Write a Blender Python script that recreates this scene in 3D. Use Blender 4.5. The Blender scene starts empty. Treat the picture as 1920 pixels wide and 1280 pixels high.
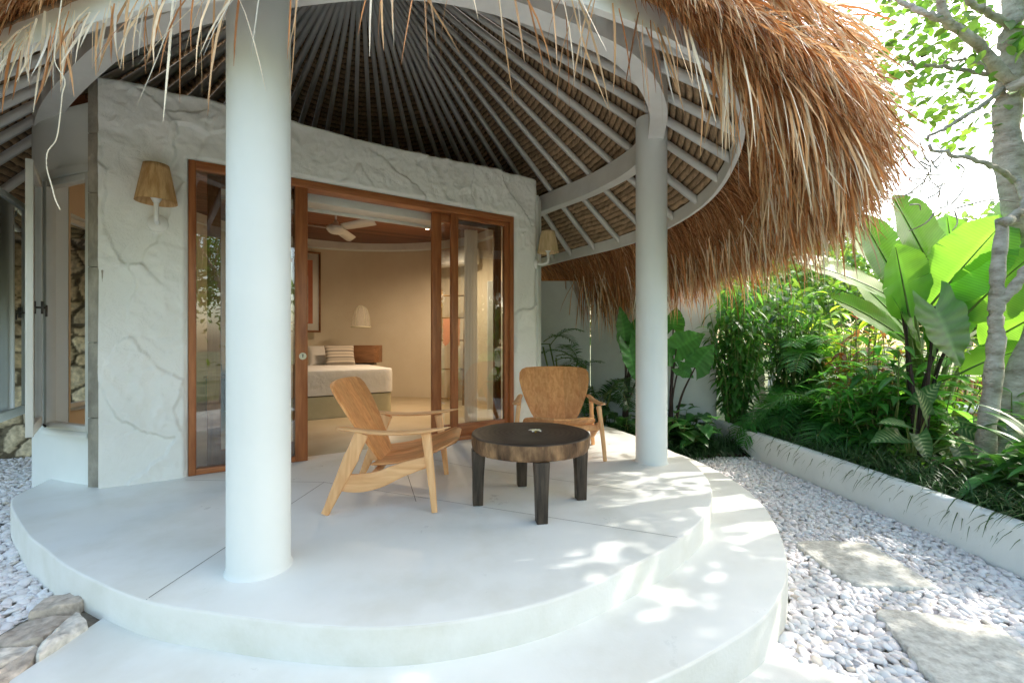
import bpy, math, random
import numpy as np
from mathutils import Vector, Matrix, noise
random.seed(7); rng = np.random.default_rng(11)
S = bpy.context.scene; COL = S.collection
PI = math.pi; R = math.radians
CAMZ = 1.1; F = 853.0
def V3(*a): return np.array(a, float)
def Wd(px, py, Y): return V3((px-960)/F*Y, Y, CAMZ-(py-641)/F*Y)      # a point of the place seen at a given depth
def G(px, py, z):
    Y = F*(CAMZ-z)/(py-641); return ((px-960)/F*Y, Y)
def nrm(v):
    v = np.asarray(v, float); n = np.linalg.norm(v, axis=-1, keepdims=True); n[n < 1e-9] = 1; return v/n

# ------------------------------------------------------------------ node materials
def mat(name, rough=.6, spec=.3):
    m = bpy.data.materials.new(name); m.use_nodes = True
    n = m.node_tree.nodes; b = n['Principled BSDF']
    b.inputs['Roughness'].default_value = rough; b.inputs['Specular IOR Level'].default_value = spec
    return m, n, m.node_tree.links, b
def c4(c): return (c[0], c[1], c[2], 1)
def noisy(name, c1, c2, scale=4, detail=6, rough=.6, spec=.3, bump=0, bscale=40, stretch=(1,1,1), c3=None, bdist=.02, mscale=None):
    m, n, l, b = mat(name, rough, spec)
    tc = n.new('ShaderNodeTexCoord'); mp = n.new('ShaderNodeMapping'); mp.inputs['Scale'].default_value = stretch
    l.new(tc.outputs['Object'], mp.inputs['Vector'])
    t = n.new('ShaderNodeTexNoise'); t.inputs['Scale'].default_value = scale; t.inputs['Detail'].default_value = detail
    t.inputs['Roughness'].default_value = .6
    l.new(mp.outputs['Vector'], t.inputs['Vector'])
    r = n.new('ShaderNodeValToRGB'); r.color_ramp.elements[0].position = .32; r.color_ramp.elements[1].position = .68
    r.color_ramp.elements[0].color = c4(c1); r.color_ramp.elements[1].color = c4(c2)
    if c3: e = r.color_ramp.elements.new(.5); e.color = c4(c3)
    l.new(t.outputs['Fac'], r.inputs['Fac']); l.new(r.outputs['Color'], b.inputs['Base Color'])
    if bump:
        t2 = n.new('ShaderNodeTexNoise'); t2.inputs['Scale'].default_value = bscale; t2.inputs['Detail'].default_value = 8
        l.new(mp.outputs['Vector'], t2.inputs['Vector'])
        bp = n.new('ShaderNodeBump'); bp.inputs['Strength'].default_value = bump; bp.inputs['Distance'].default_value = bdist
        l.new(t2.outputs['Fac'], bp.inputs['Height']); l.new(bp.outputs['Normal'], b.inputs['Normal'])
    return m
def attr_mat(name, rough=.5, spec=.3, trans=0, var=.35, scale=30, bump=0, tint=(1.25, 1.15, .5), gain=1.):
    """colour comes from the per-vertex attribute Col, broken up by noise; trans mixes in light that passes through a leaf"""
    m, n, l, b = mat(name, rough, spec)
    a = n.new('ShaderNodeAttribute'); a.attribute_name = 'Col'
    tc = n.new('ShaderNodeTexCoord'); t = n.new('ShaderNodeTexNoise'); t.inputs['Scale'].default_value = scale; t.inputs['Detail'].default_value = 4
    l.new(tc.outputs['Object'], t.inputs['Vector'])
    mr = n.new('ShaderNodeMapRange'); mr.inputs['To Min'].default_value = (1-var)*gain; mr.inputs['To Max'].default_value = (1+var)*gain
    l.new(t.outputs['Fac'], mr.inputs['Value'])
    mx = n.new('ShaderNodeVectorMath'); mx.operation = 'SCALE'
    l.new(a.outputs['Color'], mx.inputs[0]); l.new(mr.outputs['Result'], mx.inputs['Scale'])
    l.new(mx.outputs['Vector'], b.inputs['Base Color'])
    if bump:
        bp = n.new('ShaderNodeBump'); bp.inputs['Strength'].default_value = bump; bp.inputs['Distance'].default_value = .004
        l.new(t.outputs['Fac'], bp.inputs['Height']); l.new(bp.outputs['Normal'], b.inputs['Normal'])
    if trans:
        tr = n.new('ShaderNodeBsdfTranslucent'); m2 = n.new('ShaderNodeVectorMath'); m2.operation = 'MULTIPLY'
        m2.inputs[1].default_value = (tint[0]*2, tint[1]*2, tint[2]*2)
        l.new(mx.outputs['Vector'], m2.inputs[0]); l.new(m2.outputs['Vector'], tr.inputs['Color'])
        mix = n.new('ShaderNodeMixShader'); mix.inputs['Fac'].default_value = trans
        l.new(b.outputs['BSDF'], mix.inputs[1]); l.new(tr.outputs['BSDF'], mix.inputs[2])
        l.new(mix.outputs['Shader'], n['Material Output'].inputs['Surface'])
    return m
def wood(name, c1, c2, stretch, scale=6, rough=.5, spec=.3, bump=.15, rings=0):
    m = noisy(name, c1, c2, scale, 8, rough, spec, bump, scale*6, stretch, bdist=.004)
    return m
def glass_mat():
    m = bpy.data.materials.new('window_glass'); m.use_nodes = True; n = m.node_tree.nodes; l = m.node_tree.links
    n.remove(n['Principled BSDF'])
    t = n.new('ShaderNodeBsdfTransparent'); t.inputs['Color'].default_value = (.90, .93, .91, 1)
    g = n.new('ShaderNodeBsdfGlossy'); g.inputs['Roughness'].default_value = .01; g.inputs['Color'].default_value = (.95, .95, .95, 1)
    lw = n.new('ShaderNodeFresnel'); lw.inputs['IOR'].default_value = 2.25
    mx = n.new('ShaderNodeMixShader'); l.new(lw.outputs[0], mx.inputs['Fac']); l.new(t.outputs[0], mx.inputs[1]); l.new(g.outputs[0], mx.inputs[2])
    l.new(mx.outputs[0], n['Material Output'].inputs['Surface']); return m
M = {}
M['plaster'] = noisy('rough_white_plaster', (.80,.84,.80), (.86,.89,.86), 3, 6, .85, .15, .55, 26, bdist=.012)
m, n, l, b = mat('rough_white_plaster', .88, .12)
tc = n.new('ShaderNodeTexCoord'); t0 = n.new('ShaderNodeTexNoise'); t0.inputs['Scale'].default_value = 1.3; t0.inputs['Detail'].default_value = 8; l.new(tc.outputs['Object'], t0.inputs['Vector'])
rp = n.new('ShaderNodeValToRGB'); rp.color_ramp.elements[0].position = .3; rp.color_ramp.elements[1].position = .62; rp.color_ramp.elements[0].color = (.79,.80,.76,1); rp.color_ramp.elements[1].color = (.87,.88,.86,1)
l.new(t0.outputs['Fac'], rp.inputs['Fac']); l.new(rp.outputs['Color'], b.inputs['Base Color'])
t1 = n.new('ShaderNodeTexNoise'); t1.inputs['Scale'].default_value = 7; t1.inputs['Detail'].default_value = 12; t1.inputs['Roughness'].default_value = .68; t1.inputs['Distortion'].default_value = .7; l.new(tc.outputs['Object'], t1.inputs['Vector'])
mk = n.new('ShaderNodeTexNoise'); mk.inputs['Scale'].default_value = 1.7; l.new(tc.outputs['Object'], mk.inputs['Vector'])
mr = n.new('ShaderNodeMapRange'); mr.inputs['From Min'].default_value = .42; mr.inputs['From Max'].default_value = .6; mr.inputs['To Min'].default_value = .12; mr.inputs['To Max'].default_value = 1; l.new(mk.outputs['Fac'], mr.inputs['Value'])
m1 = n.new('ShaderNodeMath'); m1.operation = 'MULTIPLY'; l.new(t1.outputs['Fac'], m1.inputs[0]); l.new(mr.outputs[0], m1.inputs[1])
vo = n.new('ShaderNodeTexVoronoi'); vo.feature = 'DISTANCE_TO_EDGE'; vo.inputs['Scale'].default_value = 2.1
ds = n.new('ShaderNodeMixRGB'); ds.inputs['Fac'].default_value = .12; l.new(tc.outputs['Object'], ds.inputs[1]); l.new(t1.outputs['Color'], ds.inputs[2]); l.new(ds.outputs[0], vo.inputs['Vector'])
ck = n.new('ShaderNodeMapRange'); ck.inputs['From Max'].default_value = .02; ck.inputs['To Min'].default_value = -.13; ck.inputs['To Max'].default_value = 0; l.new(vo.outputs['Distance'], ck.inputs['Value'])
t2 = n.new('ShaderNodeTexNoise'); t2.inputs['Scale'].default_value = 70; t2.inputs['Detail'].default_value = 5; l.new(tc.outputs['Object'], t2.inputs['Vector'])
m2 = n.new('ShaderNodeMath'); m2.operation = 'MULTIPLY_ADD'; m2.inputs[1].default_value = .10; l.new(t2.outputs['Fac'], m2.inputs[0]); l.new(m1.outputs[0], m2.inputs[2])
m3 = n.new('ShaderNodeMath'); m3.operation = 'ADD'; l.new(m2.outputs[0], m3.inputs[0]); m3.inputs[1].default_value = 0.
bp = n.new('ShaderNodeBump'); bp.inputs['Strength'].default_value = .9; bp.inputs['Distance'].default_value = .022; l.new(m3.outputs[0], bp.inputs['Height']); l.new(bp.outputs['Normal'], b.inputs['Normal']); M['plaster'] = m
M['smooth'] = noisy('smooth_white_render', (.74,.78,.76), (.79,.82,.80), 2.5, 5, .75, .2, .12, 60, bdist=.004)
M['planter'] = noisy('painted_render', (.66,.70,.70), (.76,.80,.80), 2.5, 8, .85, .15, .35, 90, bdist=.006)
M['column'] = noisy('satin_white_column', (.72,.755,.75), (.765,.795,.79), 2, 4, .5, .35, .05, 40, bdist=.003)
M['deck'] = noisy('polished_white_cement', (.66,.66,.60), (.80,.82,.80), 1.1, 12, .36, .40, .25, 90, bdist=.0015, c3=(.765,.78,.75))
_n = M['deck'].node_tree.nodes; _l = M['deck'].node_tree.links; _t = _n.new('ShaderNodeTexNoise'); _t.inputs['Scale'].default_value = 2.7; _t.inputs['Detail'].default_value = 12; _t.inputs['Roughness'].default_value = .75
_tc = _n.new('ShaderNodeTexCoord'); _l.new(_tc.outputs['Object'], _t.inputs['Vector']); _m = _n.new('ShaderNodeMapRange'); _m.inputs['From Min'].default_value = .35; _m.inputs['From Max'].default_value = .65; _m.inputs['To Min'].default_value = .26; _m.inputs['To Max'].default_value = .58
_l.new(_t.outputs['Fac'], _m.inputs['Value']); _l.new(_m.outputs[0], _n['Principled BSDF'].inputs['Roughness'])
M['deckside'] = noisy('cement_riser', (.66,.65,.58), (.79,.79,.76), 2.6, 10, .7, .25, .3, 60, bdist=.004, c3=(.74,.735,.69))
M['path'] = noisy('brushed_cement', (.66,.65,.60), (.78,.78,.76), 2, 9, .7, .25, .25, 130, bdist=.004)
M['joint'] = noisy('joint_gap', (.10,.10,.09), (.22,.22,.20), 9, 4, .9, .1)
M['soil'] = noisy('dark_soil', (.018,.013,.009), (.055,.042,.03), 9, 8, .95, .1, .6, 30)
M['under'] = noisy('ground_under_pebbles', (.16,.13,.10), (.32,.29,.24), 12, 8, .95, .1, .6, 60)
M['lawn'] = noisy('garden_ground', (.10,.13,.05), (.30,.30,.20), 1.2, 9, .9, .1, .5, 40)
M['white_wood'] = noisy('white_painted_wood', (.64,.65,.61), (.74,.76,.73), 3, 6, .5, .3, .1, 30, (1,1,1), bdist=.003)
M['rafter'] = noisy('painted_rafter', (.68,.67,.64), (.79,.785,.76), 3, 6, .6, .25, .2, 40, bdist=.004)
M['teak_frame'] = wood('red_brown_hardwood', (.27,.085,.028), (.45,.17,.06), (9,9,.9), 3, .38, .45, .12)
M['teak_rail'] = wood('red_brown_hardwood_rail', (.27,.085,.028), (.45,.17,.06), (1.2,1.2,14), 3, .38, .45, .12)
M['stone'] = None
M['linen'] = noisy('white_linen', (.78,.76,.72), (.85,.83,.80), 5, 8, .9, .1, .5, 14, bdist=.02)
M['cream'] = noisy('cream_plaster', (.66,.57,.43), (.72,.64,.50), 1.6, 5, .8, .15, .1, 30, bdist=.004)
M['bedbase'] = noisy('bed_plinth_cement', (.50,.47,.31), (.62,.58,.42), 3, 8, .6, .3, .1, 40)
M['roomfloor'] = noisy('room_cement_floor', (.56,.46,.30), (.68,.58,.42), 1.6, 8, .4, .4, .06, 30)
M['white'] = noisy('white_enamel', (.76,.76,.73), (.80,.80,.78), 3, 3, .35, .4)
M['darkmetal'] = noisy('dark_bronze_metal', (.05,.045,.04), (.12,.10,.08), 8, 4, .4, .5)
M['glass'] = glass_mat()
M['leaf'] = attr_mat('leaf', .40, .35, .45, .35, 18, gain=1.9)
M['treeleaf'] = attr_mat('tree_leaf', .40, .35, .34, .35, 18, gain=1.15); M['bananaleaf'] = attr_mat('banana_leaf', .36, .45, .50, .22, 7)
M['darkleaf'] = attr_mat('glossy_leaf', .36, .35, .22, .3, 10, gain=1.35)
M['grassleaf'] = attr_mat('strap_leaf', .42, .35, .15, .3, 10, gain=1.3)
M['straw'] = attr_mat('straw', .62, .25, .22, .35, 14, tint=(.62,.5,.36))
M['col'] = attr_mat('tinted_surface', .6, .25, 0, .2, 12)
M['bark'] = noisy('pale_bark', (.30,.26,.21), (.66,.63,.58), 7, 9, .85, .15, .9, 40, (1,1,2.2), c3=(.50,.46,.40), bdist=.02)
M['stem'] = noisy('dark_stem', (.020,.014,.016), (.06,.035,.03), 8, 5, .5, .3)
M['greenstem'] = noisy('green_stem', (.10,.16,.04), (.20,.26,.08), 8, 5, .5, .3)

# ------------------------------------------------------------------ mesh builder
class MB:
    def __init__(s): s.v = []; s.f = []; s.c = []; s.n = 0
    def add(s, v, f, col=None):
        v = np.asarray(v, float).reshape(-1, 3); s.v.append(v)
        if isinstance(f, np.ndarray): s.f.append(f + s.n)
        else: s.f.append([tuple(i + s.n for i in q) for q in f])
        if col is None: col = np.ones((len(v), 3))*.8
        col = np.asarray(col, float)
        if col.ndim == 1: col = np.tile(col, (len(v), 1))
        s.c.append(col); s.n += len(v)
    def box(s, lo, hi, col=None, M4=None):
        x0,y0,z0 = lo; x1,y1,z1 = hi
        v = np.array([(x0,y0,z0),(x1,y0,z0),(x1,y1,z0),(x0,y1,z0),(x0,y0,z1),(x1,y0,z1),(x1,y1,z1),(x0,y1,z1)], float)
        if M4 is not None: v = np.array([M4(*p) for p in v])
        s.add(v, [(0,3,2,1),(4,5,6,7),(0,1,5,4),(1,2,6,5),(2,3,7,6),(3,0,4,7)], col)
    def sweep(s, path, rx, ry=None, n=10, up=(0,0,1), col=None, power=2.0, caps=True):
        P = np.asarray(path, float); k = len(P)
        rx = np.broadcast_to(np.asarray(rx, float), (k,)); ry = rx if ry is None else np.broadcast_to(np.asarray(ry, float), (k,))
        T = nrm(np.gradient(P, axis=0)); up = np.asarray(up, float)
        A = nrm(np.cross(T, up)); bad = np.linalg.norm(np.cross(T, up), axis=1) < .05
        if bad.any(): A[bad] = nrm(np.cross(T[bad], V3(0,1,0) if abs(up[1]) < .9 else V3(1,0,0)))
        for i in range(1, k):
            if np.dot(A[i], A[i-1]) < 0: A[i] = -A[i]
        B = np.cross(A, T)
        a = np.linspace(0, 2*PI, n, endpoint=False); ca, sa = np.cos(a), np.sin(a)
        ca = np.sign(ca)*np.abs(ca)**(2/power); sa = np.sign(sa)*np.abs(sa)**(2/power)
        v = P[:,None,:] + rx[:,None,None]*ca[None,:,None]*A[:,None,:] + ry[:,None,None]*sa[None,:,None]*B[:,None,:]
        f = [(i*n+j, i*n+(j+1)%n, (i+1)*n+(j+1)%n, (i+1)*n+j) for i in range(k-1) for j in range(n)]
        if caps: f.append(tuple(range(n))[::-1]); f.append(tuple((k-1)*n+j for j in range(n)))
        s.add(v.reshape(-1,3), f, col)
    def lathe(s, prof, c=(0,0,0), n=28, col=None, rim=None):
        a = np.linspace(0, 2*PI, n, endpoint=False); v = []
        for r, z in prof: v += [(c[0]+r*math.cos(t)*(1 if rim is None else rim(t)), c[1]+r*math.sin(t)*(1 if rim is None else rim(t)), c[2]+z) for t in a]
        k = len(prof)
        f = [(i*n+j, i*n+(j+1)%n, (i+1)*n+(j+1)%n, (i+1)*n+j) for i in range(k-1) for j in range(n)]
        s.add(v, f, col)
    def prism(s, poly, z0, z1, col=None, Mf=None, top=True, bottom=True):
        n = len(poly); v = [(p[0], p[1], z0) for p in poly]+[(p[0], p[1], z1) for p in poly]
        if Mf: v = [Mf(*p) for p in v]
        f = [(i, (i+1)%n, n+(i+1)%n, n+i) for i in range(n)]
        if bottom: f.append(tuple(range(n))[::-1])
        if top: f.append(tuple(range(n, 2*n)))
        s.add(v, f, col)
    def build(s, name, m, parent=None, smooth=False, bevel=0, loc=None, angle=None, sub=0):
        me = bpy.data.meshes.new(name)
        V = np.concatenate(s.v).astype(np.float32); C = np.concatenate(s.c).astype(np.float32)
        li, ls = [], []
        for f in s.f:
            if isinstance(f, np.ndarray): li.append(f.ravel()); ls.append(np.full(len(f), f.shape[1]))
            else: li.append(np.fromiter((i for q in f for i in q), int)); ls.append(np.array([len(q) for q in f], int))
        li = np.concatenate(li).astype(np.int32); ls = np.concatenate(ls).astype(np.int32)
        me.vertices.add(len(V)); me.vertices.foreach_set('co', V.ravel())
        me.loops.add(len(li)); me.loops.foreach_set('vertex_index', li)
        me.polygons.add(len(ls)); me.polygons.foreach_set('loop_start', np.concatenate([[0], np.cumsum(ls)[:-1]]).astype(np.int32))
        me.polygons.foreach_set('loop_total', ls)
        if smooth: me.polygons.foreach_set('use_smooth', np.ones(len(ls), bool))
        me.update(calc_edges=True)
        a = me.attributes.new('Col', 'FLOAT_COLOR', 'POINT')
        a.data.foreach_set('color', np.concatenate([C, np.ones((len(C), 1), np.float32)], 1).ravel())
        me.materials.append(m)
        o = bpy.data.objects.new(name, me); COL.objects.link(o)
        if loc is not None: o.location = loc
        if parent: o.parent = parent
        if bevel:
            b = o.modifiers.new('bevel', 'BEVEL'); b.width = bevel; b.segments = 2; b.limit_method = 'ANGLE'; b.angle_limit = R(35)
        if sub:
            b = o.modifiers.new('sub', 'SUBSURF'); b.levels = sub; b.render_levels = sub
        if angle: me.set_sharp_from_angle(angle=R(angle))
        return o
def tag(o, label=None, cat=None, group=None, kind=None):
    if label: o['label'] = label
    if cat: o['category'] = cat
    if group: o['group'] = group
    if kind: o['kind'] = kind
    return o
def thing(name, label, cat, loc=(0,0,0), rz=0, group=None):
    o = bpy.data.objects.new(name, None); COL.objects.link(o); o.location = loc; o.rotation_euler = (0,0,rz)
    return tag(o, label, cat, group)
def copy_tree(o, parent=None):
    c = o.copy(); COL.objects.link(c); c.parent = parent
    for ch in [x for x in bpy.data.objects if x.parent == o]: copy_tree(ch, c)
    return c

# ribbons: N curved strips at once; used for straw, grass, palm leaflets, leaves
def ribbons(mb, P0, D0, L, W, grav, prof, up=(0,0,1), fold=0., col=(.5,.5,.5), roll=None, curl=None, wave=0., tipcol=None, cols3=True):
    P0 = np.atleast_2d(P0).astype(float); N = len(P0); D = nrm(np.broadcast_to(np.asarray(D0, float), (N,3)).copy())
    L = np.broadcast_to(np.asarray(L, float), (N,)); W = np.broadcast_to(np.asarray(W, float), (N,)); gv = np.broadcast_to(np.asarray(grav, float), (N,))
    prof = np.asarray(prof, float); k = len(prof); up = np.broadcast_to(np.asarray(up, float), (N,3))
    side = np.cross(D, up); bad = np.linalg.norm(side, axis=1) < 1e-3; side[bad] = np.cross(D[bad], V3(.3,1,.2)); side = nrm(side)
    if roll is not None:
        nn = np.cross(side, D); r = np.asarray(roll)[:,None]; side = side*np.cos(r)+nn*np.sin(r)
    P = P0.copy(); pts = []
    for i in range(k):
        s = nrm(side - D*np.sum(side*D, 1, keepdims=True)); nn = np.cross(s, D)
        w = (W*prof[i]*.5)[:,None]
        if wave: wl = w*(1+rng.normal(0, wave, (N,1))); wr = w*(1+rng.normal(0, wave, (N,1)))
        else: wl = wr = w
        if fold or cols3: pts.append(np.stack([P - s*wl + nn*wl*fold, P, P + s*wr + nn*wr*fold], 1))
        else: pts.append(np.stack([P - s*wl, P + s*wr], 1))
        P = P + D*(L/(k-1))[:,None]
        D = D.copy(); D[:,2] -= gv/(k-1)
        if curl is not None: D += curl/(k-1)
        D = nrm(D)
    m = pts[0].shape[1]; A = np.stack(pts, 1)           # N,k,m,3
    base = np.arange(N)[:,None,None]*(k*m)
    ii, jj = np.meshgrid(np.arange(k-1), np.arange(m-1), indexing='ij'); q = (ii*m+jj).ravel()
    fq = np.stack([q, q+1, q+m+1, q+m], 1)[None] + base
    col = np.asarray(col, float)
    if col.ndim == 1: col = np.tile(col, (N,1))
    if tipcol is not None:
        tipcol = np.asarray(tipcol, float); tipcol = np.tile(tipcol, (N,1)) if tipcol.ndim == 1 else tipcol
        t = np.linspace(0, 1, k)[None,:,None]; cc = col[:,None,:]*(1-t)+tipcol[:,None,:]*t; cc = np.repeat(cc[:,:,None,:], m, 2).reshape(-1,3)
    else: cc = np.repeat(col, k*m, 0)
    mb.add(A.reshape(-1,3), fq.reshape(-1,4), cc)
    return P
def shades(c, n, v=.25, hue=.1):
    c = np.asarray(c, float)[None]*(1+rng.normal(0, v, (n,1)))*(1+rng.normal(0, hue, (n,3))); return np.clip(c, .004, 1)
def smooth_closed(pts, n, closed=True):
    P = np.asarray(pts, float); k = len(P); out = []
    segs = k if closed else k-1
    for i in range(segs):
        g = lambda j: P[(i+j) % k] if closed else P[min(max(i+j, 0), k-1)]
        p0,p1,p2,p3 = g(-1), g(0), g(1), g(2)
        for t in np.linspace(0, 1, 16, endpoint=False):
            out.append(.5*((2*p1)+(-p0+p2)*t+(2*p0-5*p1+4*p2-p3)*t*t+(-p0+3*p1-3*p2+p3)*t**3))
    if not closed: out.append(P[-1])
    out = np.array(out); Q = np.vstack([out, out[:1]]) if closed else out
    d = np.concatenate([[0], np.cumsum(np.linalg.norm(np.diff(Q, axis=0), axis=1))])
    t = np.linspace(0, d[-1], n, endpoint=not closed)
    return np.stack([np.interp(t, d, Q[:,i]) for i in range(P.shape[1])], 1)
def inside(poly, X, Y):
    poly = np.asarray(poly); r = np.zeros(len(X), bool); n = len(poly)
    for i in range(n):
        x1,y1 = poly[i]; x2,y2 = poly[(i+1)%n]
        if y1 == y2: continue
        c = ((y1 > Y) != (y2 > Y)) & (X < (x2-x1)*(Y-y1)/(y2-y1)+x1); r ^= c
    return r

# ------------------------------------------------------------------ camera, sky, sun
cam = bpy.data.cameras.new('camera'); cam.lens = 16; cam.sensor_width = 36; cam.clip_end = 500; cam.clip_start = .05
co = bpy.data.objects.new('camera', cam); COL.objects.link(co); co.location = (0,0,CAMZ); co.rotation_euler = (R(90),0,0); S.camera = co
SUN = nrm(V3(.80, .27, .74)); el = math.asin(SUN[2]); az = math.atan2(SUN[0], SUN[1])
w = bpy.data.worlds.new('World'); S.world = w; w.use_nodes = True; wn = w.node_tree.nodes; wl = w.node_tree.links
sky = wn.new('ShaderNodeTexSky'); sky.sky_type = 'NISHITA'; sky.sun_disc = False; sky.sun_elevation = el; sky.sun_rotation = az
sky.dust_density = 2.5; sky.air_density = 1.0
tn = wn.new('ShaderNodeVectorMath'); tn.operation = 'MULTIPLY'; tn.inputs[1].default_value = (1.07,1.02,.89)      # a hazy, slightly green tropical sky
wl.new(sky.outputs[0], tn.inputs[0]); wl.new(tn.outputs[0], wn['Background'].inputs['Color']); wn['Background'].inputs['Strength'].default_value = .67
sl = bpy.data.lights.new('sun', 'SUN'); sl.energy = 5; sl.angle = R(.53); sl.color = (1,.95,.87)
so = bpy.data.objects.new('sun', sl); COL.objects.link(so); so.rotation_euler = Vector(SUN).to_track_quat('Z', 'Y').to_euler()
S.view_settings.view_transform = 'Standard'; S.view_settings.look = 'None'; S.view_settings.exposure = 0
S.render.engine = 'CYCLES'; S.cycles.max_bounces = 10; S.cycles.diffuse_bounces = 6; S.cycles.transparent_max_bounces = 24
S.cycles.transmission_bounces = 6; S.cycles.caustics_reflective = False; S.cycles.caustics_refractive = False; S.cycles.sample_clamp_indirect = 6

# ------------------------------------------------------------------ levels and outlines
ZS, ZP, ZB = -.15, -.36, -.10          # lower step, pebbles, planting bed
edge_r = [(-3.62,3.42),(-3.46,3.14),(-2.84,2.65),(-2.49,2.42),(-2.11,2.19),(-1.58,1.94),(-1.18,1.84),(-.83,1.775),(-.53,1.75),(-.23,1.79),(.089,1.90),(.335,2.04),(.638,2.27),(.91,2.51),(1.2,2.85),(1.43,3.25),(1.58,3.69),(1.64,4.1),(1.62,4.53),(1.44,5.33),(1.2,6.0),(.89,6.55)]
deck_edge = smooth_closed(edge_r, 220, False)
deck_poly = list(map(tuple, deck_edge))+[(.4,6.9),(-1,7),(-3.2,4.6),(-3.9,4.1)]
step_r = [(1.55,5.6),(1.85,5.1),(1.97,4.6),(2.0,4.02),(1.93,3.51),(1.78,3.05),(1.62,2.69),(1.45,2.40),(1.205,2.115),(.96,1.93),(.55,1.69),(.1,1.52),(-.5,1.38),(-1.2,1.28),(-1.86,1.22)]
step_edge = smooth_closed(step_r, 200, False)
step_poly = list(map(tuple, step_edge))+[(-1.86,2.2),(-1.0,2.6),(0,3),(.9,5.6)]
def slab(poly, z0, z1, name, mtop, mside):
    mb = MB(); mb.prism(poly, z0, z1); o = mb.build(name, mtop); o.data.materials.append(mside)
    for p in o.data.polygons:
        if abs(p.normal.z) < .5: p.material_index = 1
    b = o.modifiers.new('bevel', 'BEVEL'); b.width = .012; b.segments = 3; b.limit_method = 'ANGLE'; b.angle_limit = R(60)
    return tag(o, kind='structure')
def cw(poly):
    P = np.array(poly); a = np.sum(P[:,0]*np.roll(P[:,1],-1)-np.roll(P[:,0],-1)*P[:,1]); return poly if a > 0 else poly[::-1]
slab(cw(deck_poly), -.5, 0, 'terrace', M['deck'], M['deckside'])
slab(cw(step_poly), -.52, ZS, 'lower_terrace', M['deck'], M['deckside'])
pad = [(1.19,2.25),(1.31,2.07),(1.46,1.97),(1.75,1.80),(2.1,1.35),(2.1,-2),(-1.6,-2),(-1.6,1.2),(.5,1.4),(1.0,2.0)]
slab(cw(pad), -.55, -.345, 'path', M['path'], M['deckside'])
mb = MB()
for a, b in [((-1.56,1.955),(-1.47,3.56)),((-1.47,3.56),(.93,2.56)),((-.66,3.13),(-1.15,4.65)),((-1.47,3.56),(-2.6,3.62)),((-1.25,4.62),(-.35,3.97)),((-.35,3.97),(.9,3.36)),((.9,3.36),(1.47,3.38)),((-.66,3.13),(-.3,1.8))][:7]:
    a, b = np.array(a), np.array(b); d = nrm(b-a); n_ = np.array([-d[1], d[0]])*.0019
    mb.add([(*(a-n_),.0012),(*(b-n_),.0012),(*(b+n_),.0012),(*(a+n_),.0012)], [(0,1,2,3)])
mb.add([(-1.562,1.9435,0.001),(-1.558,1.9435,0.001),(-1.558,1.9395,-.03),(-1.562,1.9395,-.03)], [(0,1,2,3)])
tag(mb.build('expansion_joints', M['joint']), kind='structure')
mb = MB(); mb.add([(-80,-60,-.42),(90,-60,-.42),(90,120,-.42),(-80,120,-.42)], [(0,1,2,3)]); tag(mb.build('ground', M['lawn']), kind='structure')
mb = MB(); mb.add([(-9,-4,-.405),(3.12,-4,-.405),(3.12,7.5,-.405),(-9,7.5,-.405)], [(0,1,2,3)]); tag(mb.build('gravel_bed', M['under']), kind='structure')
mb = MB(); mb.prism(cw([(-9,-4),(-2.1,-4),(-2.1,1.6),(-2.2,2.4),(-3.3,3.7),(-3.9,4.3),(-4.9,5.9),(-9,5.9)]), -.5, -.215); tag(mb.build('gravel_bed', M['under']), kind='structure')

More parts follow.
